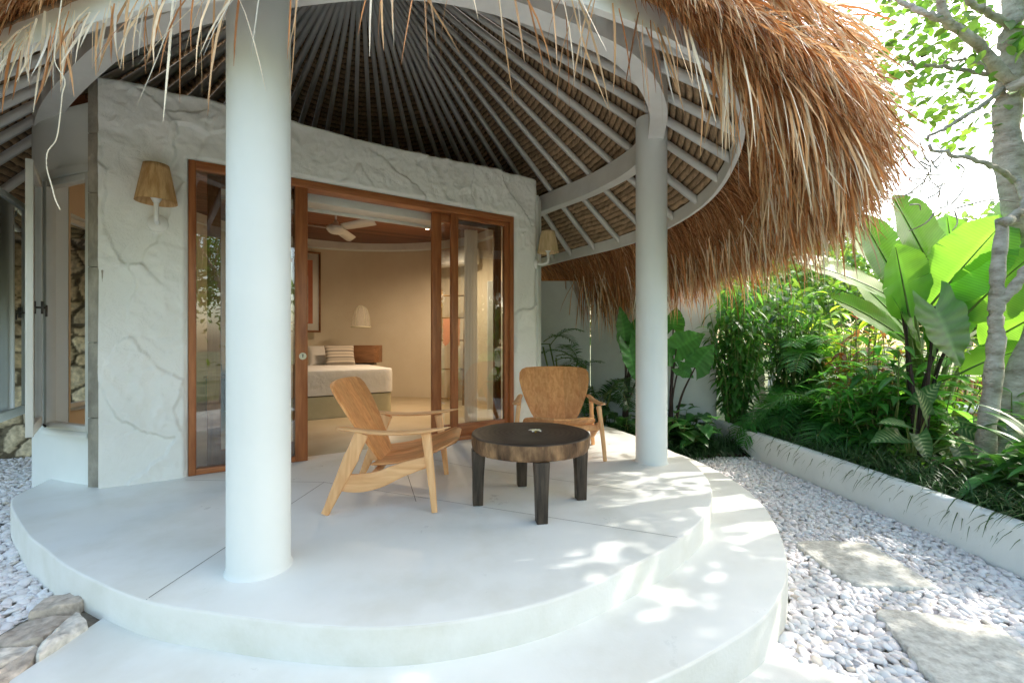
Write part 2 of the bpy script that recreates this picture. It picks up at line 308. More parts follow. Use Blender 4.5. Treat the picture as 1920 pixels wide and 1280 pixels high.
# pebbles ----------------------------------------------------------
import bmesh
def ico(sub):
    bm = bmesh.new(); bmesh.ops.create_icosphere(bm, subdivisions=sub, radius=1); bm.verts.ensure_lookup_table()
    v = np.array([x.co[:] for x in bm.verts]); f = np.array([[q.index for q in p.verts] for p in bm.faces]); bm.free(); return v, f
IC1, IC2 = ico(1), ico(2)
st1 = [(350,475),(500,465),(740,480),(800,510),(950,600),(1130,715),(1100,735),(800,725),(690,715),(600,670),(480,590),(400,530)]
st2 = [(810,860),(1100,880),(1350,930),(1500,960),(1646,1075),(1760,1180),(1700,1400),(1280,1420),(1160,1280),(1050,1180),(960,1060),(880,960)]
ZT = ZP+.033
stn = [[G(1380+x/3.048, 860+y/3.048, ZT) for x, y in s] for s in (st1, st2)]
def pebbles(name, x0, x1, y0, y1, z, sp, keep, seed):
    r = np.random.default_rng(seed); mbs = MB()
    for layer in range(2):
        gx, gy = np.meshgrid(np.arange(x0, x1, sp), np.arange(y0, y1, sp)); X = gx.ravel()+r.uniform(-.6,.6,gx.size)*sp; Y = gy.ravel()+r.uniform(-.6,.6,gx.size)*sp
        k = keep(X, Y); X, Y = X[k], Y[k]; n = len(X)
        a = r.uniform(.018,.033,n)*(1+.25*(r.random(n) > .85)); b = a*r.uniform(.58,.85,n); c = a*r.uniform(.34,.55,n)
        t = r.uniform(0, 2*PI, n); tx = r.normal(0,.28,n); ty = r.normal(0,.28,n); Z = z-.012+layer*.014+r.uniform(-.006,.008,n)
        for (iv, fc), sel in ((IC2, Y < 2.9), (IC1, Y >= 2.9)):
            ix = np.nonzero(sel)[0]
            if not len(ix): continue
            v = iv[None]*np.stack([a[ix], b[ix], c[ix]], 1)[:,None,:]
            v = v*(1+.10*np.sin(iv[None,:,0:1]*2.3+t[ix][:,None,None]*5)+.07*np.sin(iv[None,:,1:2]*3.1+t[ix][:,None,None]*9))
            v[:,:,2] += v[:,:,0]*tx[ix][:,None]+v[:,:,1]*ty[ix][:,None]
            cs, sn = np.cos(t[ix])[:,None], np.sin(t[ix])[:,None]
            x, y = v[:,:,0]*cs-v[:,:,1]*sn, v[:,:,0]*sn+v[:,:,1]*cs
            v = np.stack([x+X[ix][:,None], y+Y[ix][:,None], v[:,:,2]+Z[ix][:,None]], 2)
            f = fc[None]+np.arange(len(ix))[:,None,None]*len(iv)
            g = np.clip(r.normal(.78,.05,len(ix)), .58, .86); warm = r.uniform(.93,1.0,len(ix)); C = np.stack([g, g*(.985*warm+.015), g*warm], 1)
            low = r.random(len(ix)) < .04; C[low] *= V3(.8,.74,.64)
            mbs.add(v.reshape(-1,3), f.reshape(-1,3), np.repeat(C, len(iv), 0))
    o = mbs.build(name, M['pebble'], smooth=True); return tag(o, kind='stuff')
M['pebble'] = attr_mat('white_pebble', .5, .3, 0, .08, 40)
def keep_r(X, Y):
    k = ~inside(step_poly, X, Y) & ~inside(deck_poly, X, Y) & ~inside(pad, X, Y)
    for s in stn: k &= ~inside(s, X, Y)
    k &= X < np.where(Y > 3.9, 3.10-(Y-3.9)*.055, 3.13)
    k &= Y < 5.80+.09*np.sin(X*7)
    return k & (X > .9)
pb = pebbles('white_pebbles', .9, 3.15, .6, 5.8, ZP, .034, keep_r, 3); tag(pb, 'smooth white river pebbles filling the strip between round terrace and planter wall', 'pebbles')
def keep_l(X, Y):
    return ~inside(deck_poly, X, Y) & (X < -2.12+.0*Y) & ~inside(step_poly, X, Y) & (Y < 5.15+.4*(X+5.5)) & (Y > -X*.75) & ~((X > -4.3) & (Y > 3.9-(X+3.6)*.55-.0))
pb = pebbles('white_pebbles', -7, -2.1, 1.5, 5.5, -.205, .036, keep_l, 4); tag(pb, 'grey white pebbles beside the left rim of the terrace, under the windows', 'pebbles')

# stepping stones
M['slab'] = noisy('rough_pale_stone', (.44,.42,.38), (.76,.75,.70), 26, 12, .9, .15, 1, 45, c3=(.62,.61,.56), bdist=.01)
for s, lab in zip(stn, ('pointed flat stepping stone among pebbles halfway along the planter wall', 'large pale stepping stone among pebbles at the bottom right corner')):
    P = smooth_closed([(*p,) for p in s], 90); P = P+np.random.default_rng(5).normal(0,.004,P.shape); mb = MB()
    mb.prism(cw(list(map(tuple, P))), ZP-.06, ZT); o = mb.build('stepping_stone', M['slab'], bevel=.008)
    tag(o, lab, 'stepping stone', 'stepping stones in the pebbles')

# ------------------------------------------------------------------ planter wall
pw = smooth_closed([(3.16,-3),(3.15,0),(3.14,2.0),(3.14,2.9),(3.11,3.9),(3.05,5.0),(2.97,6.1),(2.95,6.62)], 90, False)
mb = MB(); n = len(pw); T = nrm(np.gradient(pw, axis=0)); N2 = np.stack([T[:,1], -T[:,0]], 1)
prof = [(0,-.5),(0,-.075),(.006,-.05),(.02,-.038),(.06,-.033),(.10,-.037),(.125,-.05),(.13,-.075),(.13,-.5)]
v = []
for i in range(n):
    for d, z in prof: v.append((pw[i,0]+N2[i,0]*d, pw[i,1]+N2[i,1]*d, z+.003*noise.noise(Vector((pw[i,0]*3, pw[i,1]*3, d*9)))))
k = len(prof); mb.add(v, [(i*k+j, (i+1)*k+j, (i+1)*k+j+1, i*k+j+1) for i in range(n-1) for j in range(k-1)])
tag(mb.build('planter_wall', M['planter'], smooth=True), 'low white rendered planter wall with rounded top holding back the garden bed', 'planter wall')
mb = MB(); mb.prism(cw([(3.2,-4),(3.2,6.5),(6.4,9),(7.0,9),(7.0,-4)]), -.5, ZB); mb.prism(cw([(1.35,5.72),(3.05,5.72),(3.05,7.4),(.5,7.6),(.45,6.9),(.93,6.6)]), -.5, -.33)
tag(mb.build('planting_bed', M['soil']), kind='structure')

# boundary wall
mb = MB()
def wallseg(mb, a, b, z0, z1, th=.15, dz=0):
    a, b = np.array(a, float), np.array(b, float); d = nrm(b-a); nn = np.array([-d[1], d[0]])*th
    mb.prism(cw([tuple(a), tuple(b), tuple(b+nn), tuple(a+nn)]), z0, z1)
wallseg(mb, (3.0,6.67), (1.26,7.3), -.5, 2.09, -.15)
wallseg(mb, (1.255,7.31), (-.4,7.34), -.5, 2.075, -.15)
tag(mb.build('boundary_wall', M['planter'], bevel=.012), 'smooth white garden wall behind palms, under the hanging thatch', 'garden wall')

# ------------------------------------------------------------------ rubble walls
def vor(p):
    d, pts = noise.voronoi(Vector(p)); return d, pts
def rubble_mat(name, cols, mortar, sc):
    m, n, l, b = mat(name, .9, .15)
    a = n.new('ShaderNodeAttribute'); a.attribute_name = 'Col'
    tc = n.new('ShaderNodeTexCoord'); t = n.new('ShaderNodeTexNoise'); t.inputs['Scale'].default_value = 22; t.inputs['Detail'].default_value = 10
    l.new(tc.outputs['Object'], t.inputs['Vector'])
    mr = n.new('ShaderNodeMapRange'); mr.inputs['From Min'].default_value = .3; mr.inputs['From Max'].default_value = .7; mr.inputs['To Min'].default_value = .6; mr.inputs['To Max'].default_value = 1.3
    l.new(t.outputs['Fac'], mr.inputs['Value'])
    mx = n.new('ShaderNodeVectorMath'); mx.operation = 'SCALE'; l.new(a.outputs['Color'], mx.inputs[0]); l.new(mr.outputs['Result'], mx.inputs['Scale'])
    l.new(mx.outputs['Vector'], b.inputs['Base Color'])
    bp = n.new('ShaderNodeBump'); bp.inputs['Strength'].default_value = .8; bp.inputs['Distance'].default_value = .02
    l.new(t.outputs['Fac'], bp.inputs['Height']); l.new(bp.outputs['Normal'], b.inputs['Normal']); return m
M['rubble'] = rubble_mat('rubble_stone', None, None, 1)
def hash3(p, k=0):
    r = np.random.default_rng(abs(int(p[0]*731+p[1]*1931+p[2]*577+k*97)) + 1); return r.random(4)
def rubble_face(mb, a, b, z0, z1, step, scale, depth, cols):
    a, b = np.array(a, float), np.array(b, float); Lh = np.linalg.norm(b-a); d = (b-a)/Lh; nn = np.array([d[1], -d[0]])
    nu, nz = int(Lh/step), int((z1-z0)/step); v, c = [], []
    for j in range(nz+1):
        for i in range(nu+1):
            u, z = i*step, z0+j*step
            wv = noise.noise_vector(Vector((u*4, z*4, 3)))*.05
            p = ((u+wv.x)*scale, (z+wv.y)*scale*1.15, 0.3)
            ds, pt = vor(p); e = ds[1]-ds[0]; h = min(1, e*4.5); h = depth*(h**.5)+.012*noise.fractal(Vector((u*14, z*14, 1)), 1, 2, 4)
            r = hash3(pt[0]); col = np.array(cols[int(r[0]*len(cols)) % len(cols)])*(.8+.4*r[1])
            if e < .10: col = col*.28
            x, y = a+d*u+nn*h; v.append((x, y, z)); c.append(col)
    k = nu+1
    mb.add(v, [(j*k+i, j*k+i+1, (j+1)*k+i+1, (j+1)*k+i) for j in range(nz) for i in range(nu)], np.array(c))
mb = MB(); rubble_face(mb, (-7.6,4.24), (-4.86,5.34), -.3, 2.3, .02, 3.6, .05, [(.66,.54,.34),(.58,.48,.33),(.70,.60,.41),(.54,.47,.35),(.72,.62,.43)])
mb.prism(cw([(-7.6,4.25),(-4.86,5.35),(-4.95,5.6),(-7.7,4.5)]), -.3, 2.3, (.4,.34,.25))
tag(mb.build('stone_wall', M['rubble'], smooth=False), 'honey brown rubble stone wall beyond the open casement windows', 'stone wall')
# kerb of broken stones, bottom left
er = thing('stone_kerb', 'low kerb of broken pinkish grey stones running up to the rim of the round terrace', 'stone kerb', (-2.0,1.6,0))
kr = np.random.default_rng(21)
rows_y = [2.22,2.02,1.80,1.55,1.27,.98,.70]; cols_x = [-1.80,-1.98,-2.20]
gp = [[np.array([x+kr.normal(0,.028)-.10*max(0,(y-1.9)), y+kr.normal(0,.03)+(.05 if j == 1 else 0)]) for j, x in enumerate(cols_x)] for y in rows_y]
for i in range(len(rows_y)-1):
    for j in range(2):
        if i == 0 and j == 0: continue
        q = [gp[i][j], gp[i][j+1], gp[i+1][j+1], gp[i+1][j]]; c_ = sum(q)/4; P = smooth_closed([c_+(p-c_)*.93 for p in q]+[] , 44); P = c_+(P-c_)*1.02
        lin = []
        for a_ in range(4):
            for t in np.linspace(0,1,11,endpoint=False): lin.append(q[a_]*(1-t)+q[(a_+1)%4]*t)
        lin = np.array(lin); lin = c_+(lin-c_)*(1-.016/np.linalg.norm(lin-c_,axis=1))[:,None]; st_ = np.argmin(np.linalg.norm(P-lin[0],axis=1)); P = np.roll(P,-st_,0)
        if np.linalg.norm(P[11]-lin[11]) > np.linalg.norm(P[-11]-lin[11]): P = np.roll(P[::-1],1,0)
        O = lin*.62+P*.38; z0 = -.128+kr.uniform(-.014,.014); tl = kr.normal(0,.05,2); off = kr.uniform(0,60); v = []; k = len(O)
        for sc, dz in ((1.0,-.2),(1.0,-.03),(.985,-.012),(.95,-.002),(.80,.002),(.60,.004),(.35,.0),(.12,.003)):
            for p in O:
                pp = c_+(p-c_)*sc; nz2 = noise.fractal(Vector((pp[0]*9+off, pp[1]*9, 0)), 1, 2, 5)
                z = z0+dz+(.016*nz2+np.dot(pp-c_, tl) if dz > -.1 else 0); rr_ = 1+.02*noise.noise(Vector((p[0]*30,p[1]*30,dz*60+off))); pp = c_+(pp-c_)*rr_
                v.append((pp[0]+2.0, pp[1]-1.6, z))
        m_ = MB(); cc = np.array([(.52,.45,.38),(.58,.49,.40),(.50,.46,.41),(.62,.58,.52)][kr.integers(4)])*(.9+.25*kr.random())
        area = np.sum(O[:,0]*np.roll(O[:,1],-1)-np.roll(O[:,0],-1)*O[:,1]); f = [(r_*k+i2, r_*k+(i2+1)%k, (r_+1)*k+(i2+1)%k, (r_+1)*k+i2) for r_ in range(7) for i2 in range(k)]+[tuple(7*k+i2 for i2 in range(k))]
        if area < 0: f = [tuple(reversed(x)) for x in f]
        m_.add(v, f, cc); m_.build('stone', M['rubble'], er, smooth=True, angle=42)
mb = MB(); mb.box((-.21,-.95,-.3),(.17,.60,-.165), (.4,.37,.33)); mb.build('mortar_bed', M['under'], er)

# ------------------------------------------------------------------ house
A0 = V3(-2.65,3.72); DU = nrm(V3(2.67,1.73)); DN = V3(-DU[1], DU[0])       # along the facade, into the house
def Fc(u, d, z): return (A0[0]+DU[0]*u+DN[0]*d, A0[1]+DU[1]*u+DN[1]*d, z)
DW, DH, WT = 3.18, 2.59, 3.09
house = thing('house', 'round white plastered villa with thatched conical roof on white columns', 'house', (-1.8,5.4,0))
H = lambda mb, name, m, parent=None, **k: mb.build(name, m, parent or house, **k)
_b = MB.build
def build_in(s, name, m, parent=None, **k):
    """parts are modelled in world coordinates and stored relative to the thing they hang from"""
    if parent is not None:
        r = parent
        while r.parent: r = r.parent
        Mi = r.matrix_basis.inverted(); A = np.array(Mi)
        s.v = [v@A[:3,:3].T+A[:3,3] for v in s.v]
    return _b(s, name, m, parent, **k)
def Hb(mb, name, m, parent=None, **k): return build_in(mb, name, m, parent or house, **k)

# facade skin: stone slabs plastered over and painted white
uL, uR = -.545, 3.535
us = np.concatenate([np.linspace(uL, 0, 52, endpoint=False), np.linspace(0, DW, 230, endpoint=False), np.linspace(DW, uR, 28)])
zs = np.concatenate([np.linspace(0, DH, 190, endpoint=False), np.linspace(DH, WT, 44)])
def relief(u, z):
    wv = noise.noise_vector(Vector((u*2.2, z*2.2, 7)))*.16+noise.noise_vector(Vector((u*8, z*8, 3)))*.035
    p = ((u+wv.x)*2.2, (z+wv.y)*1.8, 4.4); ds, pt = vor(p); r = hash3(pt[0], 5); e = ds[1]-ds[0]
    h = .008+.019*r[0]+(p[0]-pt[0][0])*(r[1]-.5)*.05+(p[1]-pt[0][1])*(r[2]-.5)*.05
    blend = min(1, e*16); h = h*1.15
    h -= .002*max(0, 1-e*40)*r[1]
    rough = .020 if (r[3] > .62 or z > 2.45 or (u < 0 and r[3] > .45)) else .0025
    h += rough*noise.ridged_multi_fractal(Vector((u*6.5, z*6.5, 2)), .8, 2.1, 5, 1, 2)*.55+.0015*noise.fractal(Vector((u*30, z*30, 2)), 1, 2, 3)
    return h
top = lambda u: WT+.015*math.sin(u*2.3+1)+.014*noise.noise(Vector((u*5, 0, 0)))+(.03 if .3 < u < 1.6 else 0)*0
v = []; nu, nz = len(us), len(zs)
for j, z in enumerate(zs):
    for i, u in enumerate(us):
        zz = z if j < nz-1 else top(u)
        if j > 190: zz = DH+(top(u)-DH)*(z-DH)/(WT-DH)
        e = 1.
        if z < DH+.04:
            dist = max(0-u if u <= 0 else 0, u-DW if u >= DW else 0, z-DH if z >= DH and 0 <= u <= DW else 0)
            if z <= DH or 0 <= u <= DW: e = min(1, max(0, dist)/.03)
        h = relief(u, z)*e
        rr = max(0, (u-(uR-.09))/.09); h -= (1-math.sqrt(max(0, 1-rr*rr)))*.09           # rounded right corner
        rt = max(0, (zz-(top(u)-.03))/.03); h -= (1-math.sqrt(max(0, 1-rt*rt)))*.02
        v.append(Fc(u, -h, zz))
f = []
for j in range(nz-1):
    for i in range(nu-1):
        if us[i] >= -1e-6 and us[i+1] <= DW+1e-6 and zs[j+1] <= DH+1e-6: continue
        f.append((j*nu+i, j*nu+i+1, (j+1)*nu+i+1, (j+1)*nu+i))
mb = MB(); mb.add(v, f)
fc = Hb(mb, 'facade_wall', M['plaster'], smooth=True); fc['label'] = 'slabs of stone plastered over and painted white'
mb = MB()
def fbox(mb, u0, u1, d0, d1, z0, z1, col=None):
    mb.box((u0,d0,z0), (u1,d1,z1), col, lambda u,d,z: Fc(u,d,z))
fbox(mb, uL+.01, -.004, .004, .24, -.02, WT-.02); fbox(mb, DW+.004, uR-.07, .004, .24, -.02, WT-.02); fbox(mb, -.004, DW+.004, .004, .24, DH+.004, WT-.02)
Hb(mb, 'wall_core', M['smooth'])
# dark weathered quoin at the left end of the facade
q0 = V3(*Fc(uL+.008, 0, 0)); mb = MB()
qa, qb = np.array([q0[0]+.015, q0[1]-.0]), np.array([q0[0]-.105, q0[1]+.01])
for i, (z0, z1) in enumerate([(0,.52),(.525,1.09),(1.095,1.66),(1.665,2.22),(2.225,2.67),(2.675,3.08)]):
    mb.prism(cw([tuple(qa), tuple(qb), (qb[0]+.0,qb[1]+.22), (qa[0]+.02,qa[1]+.22)]), z0, z1, (.30,.28,.24))
M['quoin'] = noisy('weathered_andesite', (.22,.20,.17), (.48,.44,.37), 6, 10, .9, .15, .8, 40, (1,1,.6), c3=(.33,.31,.26))
Hb(mb, 'quoin', M['quoin'], bevel=.004)

# curved side wall: outline of the outside face, clockwise from the quoin round the back to the facade's right end
out_pts = [(-3.19,3.47),(-3.42,3.545),(-3.62,3.62),(-3.92,3.76),(-4.2,3.98),(-4.48,4.30),(-4.68,4.75),(-4.80,5.3),(-4.9,6.4),(-4.65,7.8),(-3.7,8.9),(-2.2,9.15),(-.9,8.65),(0,7.6),(.33,6.6),(.39,6.1),(.33,5.70)]
side = smooth_closed(out_pts, 360, False); sT = nrm(np.gradient(side, axis=0)); sN = np.stack([sT[:,1], -sT[:,0]], 1)*1.0   # inward
if np.dot(sN[180], np.array([-1.8,6])-side[180]) < 0: sN = -sN
def near_idx(x, y): return int(np.argmin((side[:,0]-x)**2+(side[:,1]-y)**2))
w1a, w1b = 1, near_idx(-3.80,3.71); w2a, w2b = near_idx(-4.62,4.55), near_idx(-4.78,5.24)
mb = MB(); TH = .15
def wall_strip(mb, i0, i1, z0, z1, m=None):
    P = side[i0:i1+1]; Q = P+sN[i0:i1+1]*TH; n = len(P)
    v = [(*p, z0) for p in P]+[(*p, z1) for p in P]+[(*p, z0) for p in Q]+[(*p, z1) for p in Q]
    f = []
    for i in range(n-1):
        f += [(i, n+i, n+i+1, i+1), (2*n+i, 2*n+i+1, 3*n+i+1, 3*n+i), (n+i, 3*n+i, 3*n+i+1, n+i+1), (i, i+1, 2*n+i+1, 2*n+i)]
    f += [(0, 2*n, 3*n, n), (n-1, 2*n-1, 4*n-1, 3*n-1)]
    mb.add(v, f)
zt = 2.93
wall_strip(mb, 0, w1a, -.5, zt)
wall_strip(mb, w1a, w1b, -.5, .40); wall_strip(mb, w1a, w1b, 2.40, zt); wall_strip(mb, w1b, w2a, -.5, zt)
wall_strip(mb, w2a, w2b, -.5, .40); wall_strip(mb, w2a, w2b, 2.40, zt); wall_strip(mb, w2b, 359, -.5, zt)
Hb(mb, 'side_wall', M['smooth'], smooth=True, angle=40)
# inside lining in warm cream, one thin skin standing just inside the wall, with the cove at the ceiling
IN = side+sN*(TH+.004)
mb = MB(); prof = [(0,0.0),(0,2.90),(.02,2.93),(.05,2.95),(.05,3.06)]
def lining(mb, i0, i1, z0, z1):
    n = i1-i0+1; v = []
    for d, z in ((0,z0),(0,z1)): v += [(*(IN[i]+sN[i]*d), z) for i in range(i0, i1+1)]
    mb.add(v, [(i, i+1, n+i+1, n+i) for i in range(n-1)])
lining(mb, w1b, w2a, 0, 2.86); lining(mb, w2a, w2b, 0, .40); lining(mb, w2a, w2b, 2.4, 2.86); lining(mb, w2b, 345, 0, 2.86)
v = []; n = 345-w1b+1
for d, z in ((0,2.86),(-.012,2.90),(-.02,2.94),(-.02,3.06)): v += [(*(IN[i]+sN[i]*d), z) for i in range(w1b, 346)]
mb.add(v, [(j*n+i, j*n+i+1, (j+1)*n+i+1, (j+1)*n+i) for j in range(3) for i in range(n-1)])
fbox(mb, uL+.2, 0, .245, .26, 0, 3.05); fbox(mb, DW+.0, uR-.12, .245, .26, 0, 3.05); fbox(mb, -.0, DW, .245, .26, DH+.02, 3.05)
Hb(mb, 'interior_wall', M['cream'], smooth=True, angle=40)
room = [tuple(p) for p in side[2:358]+sN[2:358]*.05]
mb = MB(); mb.prism(cw(room), -.3, .002); Hb(mb, 'floor', M['roomfloor'])
m, n, l, b = mat('dark_timber_ceiling', .45, .4)
tc = n.new('ShaderNodeTexCoord'); mp = n.new('ShaderNodeMapping'); mp.inputs['Rotation'].default_value = (0,0,R(-28))
l.new(tc.outputs['Object'], mp.inputs['Vector']); sx = n.new('ShaderNodeSeparateXYZ'); l.new(mp.outputs['Vector'], sx.inputs['Vector'])
mu = n.new('ShaderNodeMath'); mu.operation = 'MULTIPLY'; mu.inputs[1].default_value = 7.2; l.new(sx.outputs['Y'], mu.inputs[0])
fr = n.new('ShaderNodeMath'); fr.operation = 'FRACT'; l.new(mu.outputs[0], fr.inputs[0])
lt = n.new('ShaderNodeMath'); lt.operation = 'LESS_THAN'; lt.inputs[1].default_value = .07; l.new(fr.outputs[0], lt.inputs[0])
fl = n.new('ShaderNodeMath'); fl.operation = 'FLOOR'; l.new(mu.outputs[0], fl.inputs[0])
wn_ = n.new('ShaderNodeTexWhiteNoise'); wn_.noise_dimensions = '1D'; l.new(fl.outputs[0], wn_.inputs['W'])
mp2 = n.new('ShaderNodeMapping'); mp2.inputs['Scale'].default_value = (1,14,14); l.new(mp.outputs['Vector'], mp2.inputs['Vector'])
nz_ = n.new('ShaderNodeTexNoise'); nz_.inputs['Scale'].default_value = 3; l.new(mp2.outputs['Vector'], nz_.inputs['Vector'])
ad = n.new('ShaderNodeMath'); ad.operation = 'ADD'; l.new(wn_.outputs['Value'], ad.inputs[0]); l.new(nz_.outputs['Fac'], ad.inputs[1])
rp = n.new('ShaderNodeValToRGB'); rp.color_ramp.elements[0].color = (.12,.045,.022,1); rp.color_ramp.elements[1].color = (.30,.12,.06,1); rp.color_ramp.elements[0].position = .3
l.new(ad.outputs[0], rp.inputs['Fac']); mx = n.new('ShaderNodeMix'); mx.data_type = 'RGBA'; l.new(lt.outputs[0], mx.inputs['Factor'])
l.new(rp.outputs['Color'], mx.inputs[6]); mx.inputs[7].default_value = (.012,.006,.004,1); l.new(mx.outputs[2], b.inputs['Base Color']); M['ceil'] = m
ceil_poly = [tuple(p) for p in side[6:352]+sN[6:352]*.08]+[Fc(uR-.12,.20,0)[:2], Fc(uL+.2,.20,0)[:2]]
mb = MB(); mb.prism(cw(ceil_poly), 3.03, 3.07); Hb(mb, 'ceiling', M['ceil'])
# curtain box over the opening
mb = MB(); fbox(mb, .2, 2.42, .27, .52, 2.47, 2.58); fbox(mb, .2, 2.42, .50, .53, 2.44, 2.60); Hb(mb, 'curtain_box', M['white_wood'], bevel=.004)

# door frame and leaves -------------------------------------------------
fr_ = MB()
doorframe = bpy.data.objects.new('door_frame', None); COL.objects.link(doorframe); doorframe.parent = house
def one(box, name, m, par, bev=.004, o=None):
    m_ = MB(); fbox(m_, *box); return Hb(m_, name, m, par, bevel=bev)
one((0.004,.055,-.014,.15,.0,DH-.004), 'jamb', M['teak_frame'], doorframe); one((DW-.055,DW-.004,-.014,.15,.0,DH-.004), 'jamb', M['teak_frame'], doorframe); one((.80,.905,-.005,.16,0.0,DH-.07), 'post', M['teak_frame'], doorframe)
one((.055,DW-.055,-.014,.15,DH-.075,DH-.004), 'head', M['teak_rail'], doorframe); one((.055,.80,-.01,.12,.002,.05), 'sill', M['teak_rail'], doorframe); one((2.43,DW-.055,-.01,.12,.002,.05), 'sill', M['teak_rail'], doorframe)
mb = MB(); fbox(mb, -.022, -.001, -.005, .1, -.0, DH+.018); fbox(mb, DW+.001, DW+.022, -.005, .1, 0, DH+.018); fbox(mb, 0, DW, -.005, .1, DH+.001, DH+.018)
Hb(mb, 'plaster_reveal', M['smooth'], bevel=.003)
def leaf(name, u0, u1, d, sl_, sr_, zb, zt_, bt=.15, tp=.09, label=None, th=.045):
    o = bpy.data.objects.new(name, None); COL.objects.link(o); o.parent = house
    one((u0,u0+sl_,d,d+th,zb,zt_), 'stile', M['teak_frame'], o); one((u1-sr_,u1,d,d+th,zb,zt_), 'stile', M['teak_frame'], o)
    one((u0+sl_,u1-sr_,d+.003,d+th-.003,zb,zb+bt), 'rail', M['teak_rail'], o, .003); one((u0+sl_,u1-sr_,d+.003,d+th-.003,zt_-tp,zt_), 'rail', M['teak_rail'], o, .003)
    m_ = MB(); P = [Fc(u0+sl_-.01, d+th/2, zb+bt-.01), Fc(u1-sr_+.01, d+th/2, zb+bt-.01), Fc(u1-sr_+.01, d+th/2, zt_-tp+.01), Fc(u0+sl_-.01, d+th/2, zt_-tp+.01)]
    m_.add(P, [(0,1,2,3)]); Hb(m_, 'glass_pane', M['glass'], o)
    if label: o['label'] = label
    return o
mb = MB(); mb.add([Fc(.05,.03,.045), Fc(.805,.03,.045), Fc(.805,.03,DH-.07), Fc(.05,.03,DH-.07)], [(0,1,2,3)]); Hb(mb, 'glass_pane', M['glass'], doorframe)
lf = leaf('sliding_door', .13, .885, .075, .10, .09, .02, DH-.078)
m_ = MB(); c = Fc(.858,-.006,.98)
for r0, dd in ((.032,.004),(.024,.009)):
    pts = [np.array(Fc(.862+r0*math.cos(t), -.005-dd, .965+r0*math.sin(t))) for t in np.linspace(0,2*PI,20,endpoint=False)]+[np.array(Fc(.862+r0*math.cos(t), -.0045, .965+r0*math.sin(t))) for t in np.linspace(0,2*PI,20,endpoint=False)]
    m_.add(pts, [tuple(range(20))]+[(i,(i+1)%20,20+(i+1)%20,20+i) for i in range(20)])
M['brass'] = noisy('pale_brass', (.62,.58,.42), (.72,.68,.54), 6, 3, .3, .6)
lk = Hb(m_, 'lock', M['brass'], lf, smooth=True, angle=40)
m_ = MB(); fbox(m_, .858,.865,-.0165,-.0145,.955,.982); fbox(m_, .852,.872,-.0165,-.0145,.978,.983)
o = m_.build('keyhole', M['darkmetal']); A_ = np.array(house.matrix_basis.inverted())[:3,3]
o.data.transform(Matrix.Translation(Vector(A_))); o.parent = lk
leaf('sliding_door', 2.175, 3.06, .085, .11, .09, .02, DH-.078)
leaf('sliding_door', 2.37, DW-.057, .012, .085, .06, .05, DH-.076, .13, .05)

# windows in the side wall -----------------------------------------------
def zbar(mb, p, q, th, z0, z1):
    p, q = np.array(p, float), np.array(q, float); d = nrm(q-p); nn = np.array([-d[1], d[0]])*th/2
    mb.prism(cw([tuple(p-nn), tuple(q-nn), tuple(q+nn), tuple(p+nn)]), z0, z1)
def lerp(a, b, t): return np.array(a)*(1-t)+np.array(b)*t
def sash(parent, p, q, z0, z1, sw=.055):
    p, q = np.array(p, float), np.array(q, float); Ls = np.linalg.norm(q-p); t = sw/Ls
    m_ = MB(); zbar(m_, p, lerp(p,q,t), .04, z0, z1); zbar(m_, lerp(p,q,1-t), q, .04, z0, z1)
    zbar(m_, lerp(p,q,t), lerp(p,q,1-t), .036, z0, z0+.075); zbar(m_, lerp(p,q,t), lerp(p,q,1-t), .036, z1-sw, z1)
    o = Hb(m_, 'sash', M['white_wood'], parent, bevel=.003)
    m_ = MB(); a, b = lerp(p,q,t*.9), lerp(p,q,1-t*.9); m_.add([(*a,z0+.07),(*b,z0+.07),(*b,z1-sw+.005),(*a,z1-sw+.005)], [(0,1,2,3)])
    Hb(m_, 'glass_pane', M['glass'], parent)
    return o
def window(ia, ib, name='window'):
    a, b = side[ia], side[ib]; na, nb = sN[ia], sN[ib]
    m_ = MB(); o_ = .02
    A1, B1 = a+na*o_, b+nb*o_; t = .05/np.linalg.norm(B1-A1)
    zbar(m_, A1, lerp(A1,B1,t), .06, .405, 2.395); zbar(m_, lerp(A1,B1,1-t), B1, .06, .405, 2.395)
    zbar(m_, lerp(A1,B1,t), lerp(A1,B1,1-t), .058, .405, .45); zbar(m_, lerp(A1,B1,t), lerp(A1,B1,1-t), .058, 2.345, 2.395)
    wd = Hb(m_, name, M['white_wood'], bevel=.003)
    m_ = MB(); n_ = ib-ia+1
    v = [(*(side[i]-sN[i]*.025), .402) for i in range(ia, ib+1)]+[(*(side[i]+sN[i]*(TH+.05)), .402) for i in range(ia, ib+1)]
    v += [(x,y,.36) for x,y,_ in v[:n_]]
    m_.add(v, [(i, i+1, n_+i+1, n_+i) for i in range(n_-1)]+[(i, 2*n_+i, 2*n_+i+1, i+1) for i in range(n_-1)]); Hb(m_, 'sill', M['smooth'], wd)
    m_ = MB(); v = [(*(side[i]-sN[i]*.02), z) for z in (2.402,2.46) for i in range(ia, ib+1)]
    m_.add(v, [(i, i+1, n_+i+1, n_+i) for i in range(n_-1)]); Hb(m_, 'head_trim', M['white_wood'], wd)
    return wd
win1 = window(w1a, w1b); win2 = window(w2a, w2b)
s1 = sash(win1, side[w1b]-sN[w1b]*.03, (-3.395,3.20), .425, 2.385)
s2 = sash(win2, (-4.63,4.34), (-4.17,3.62), .425, 2.385)
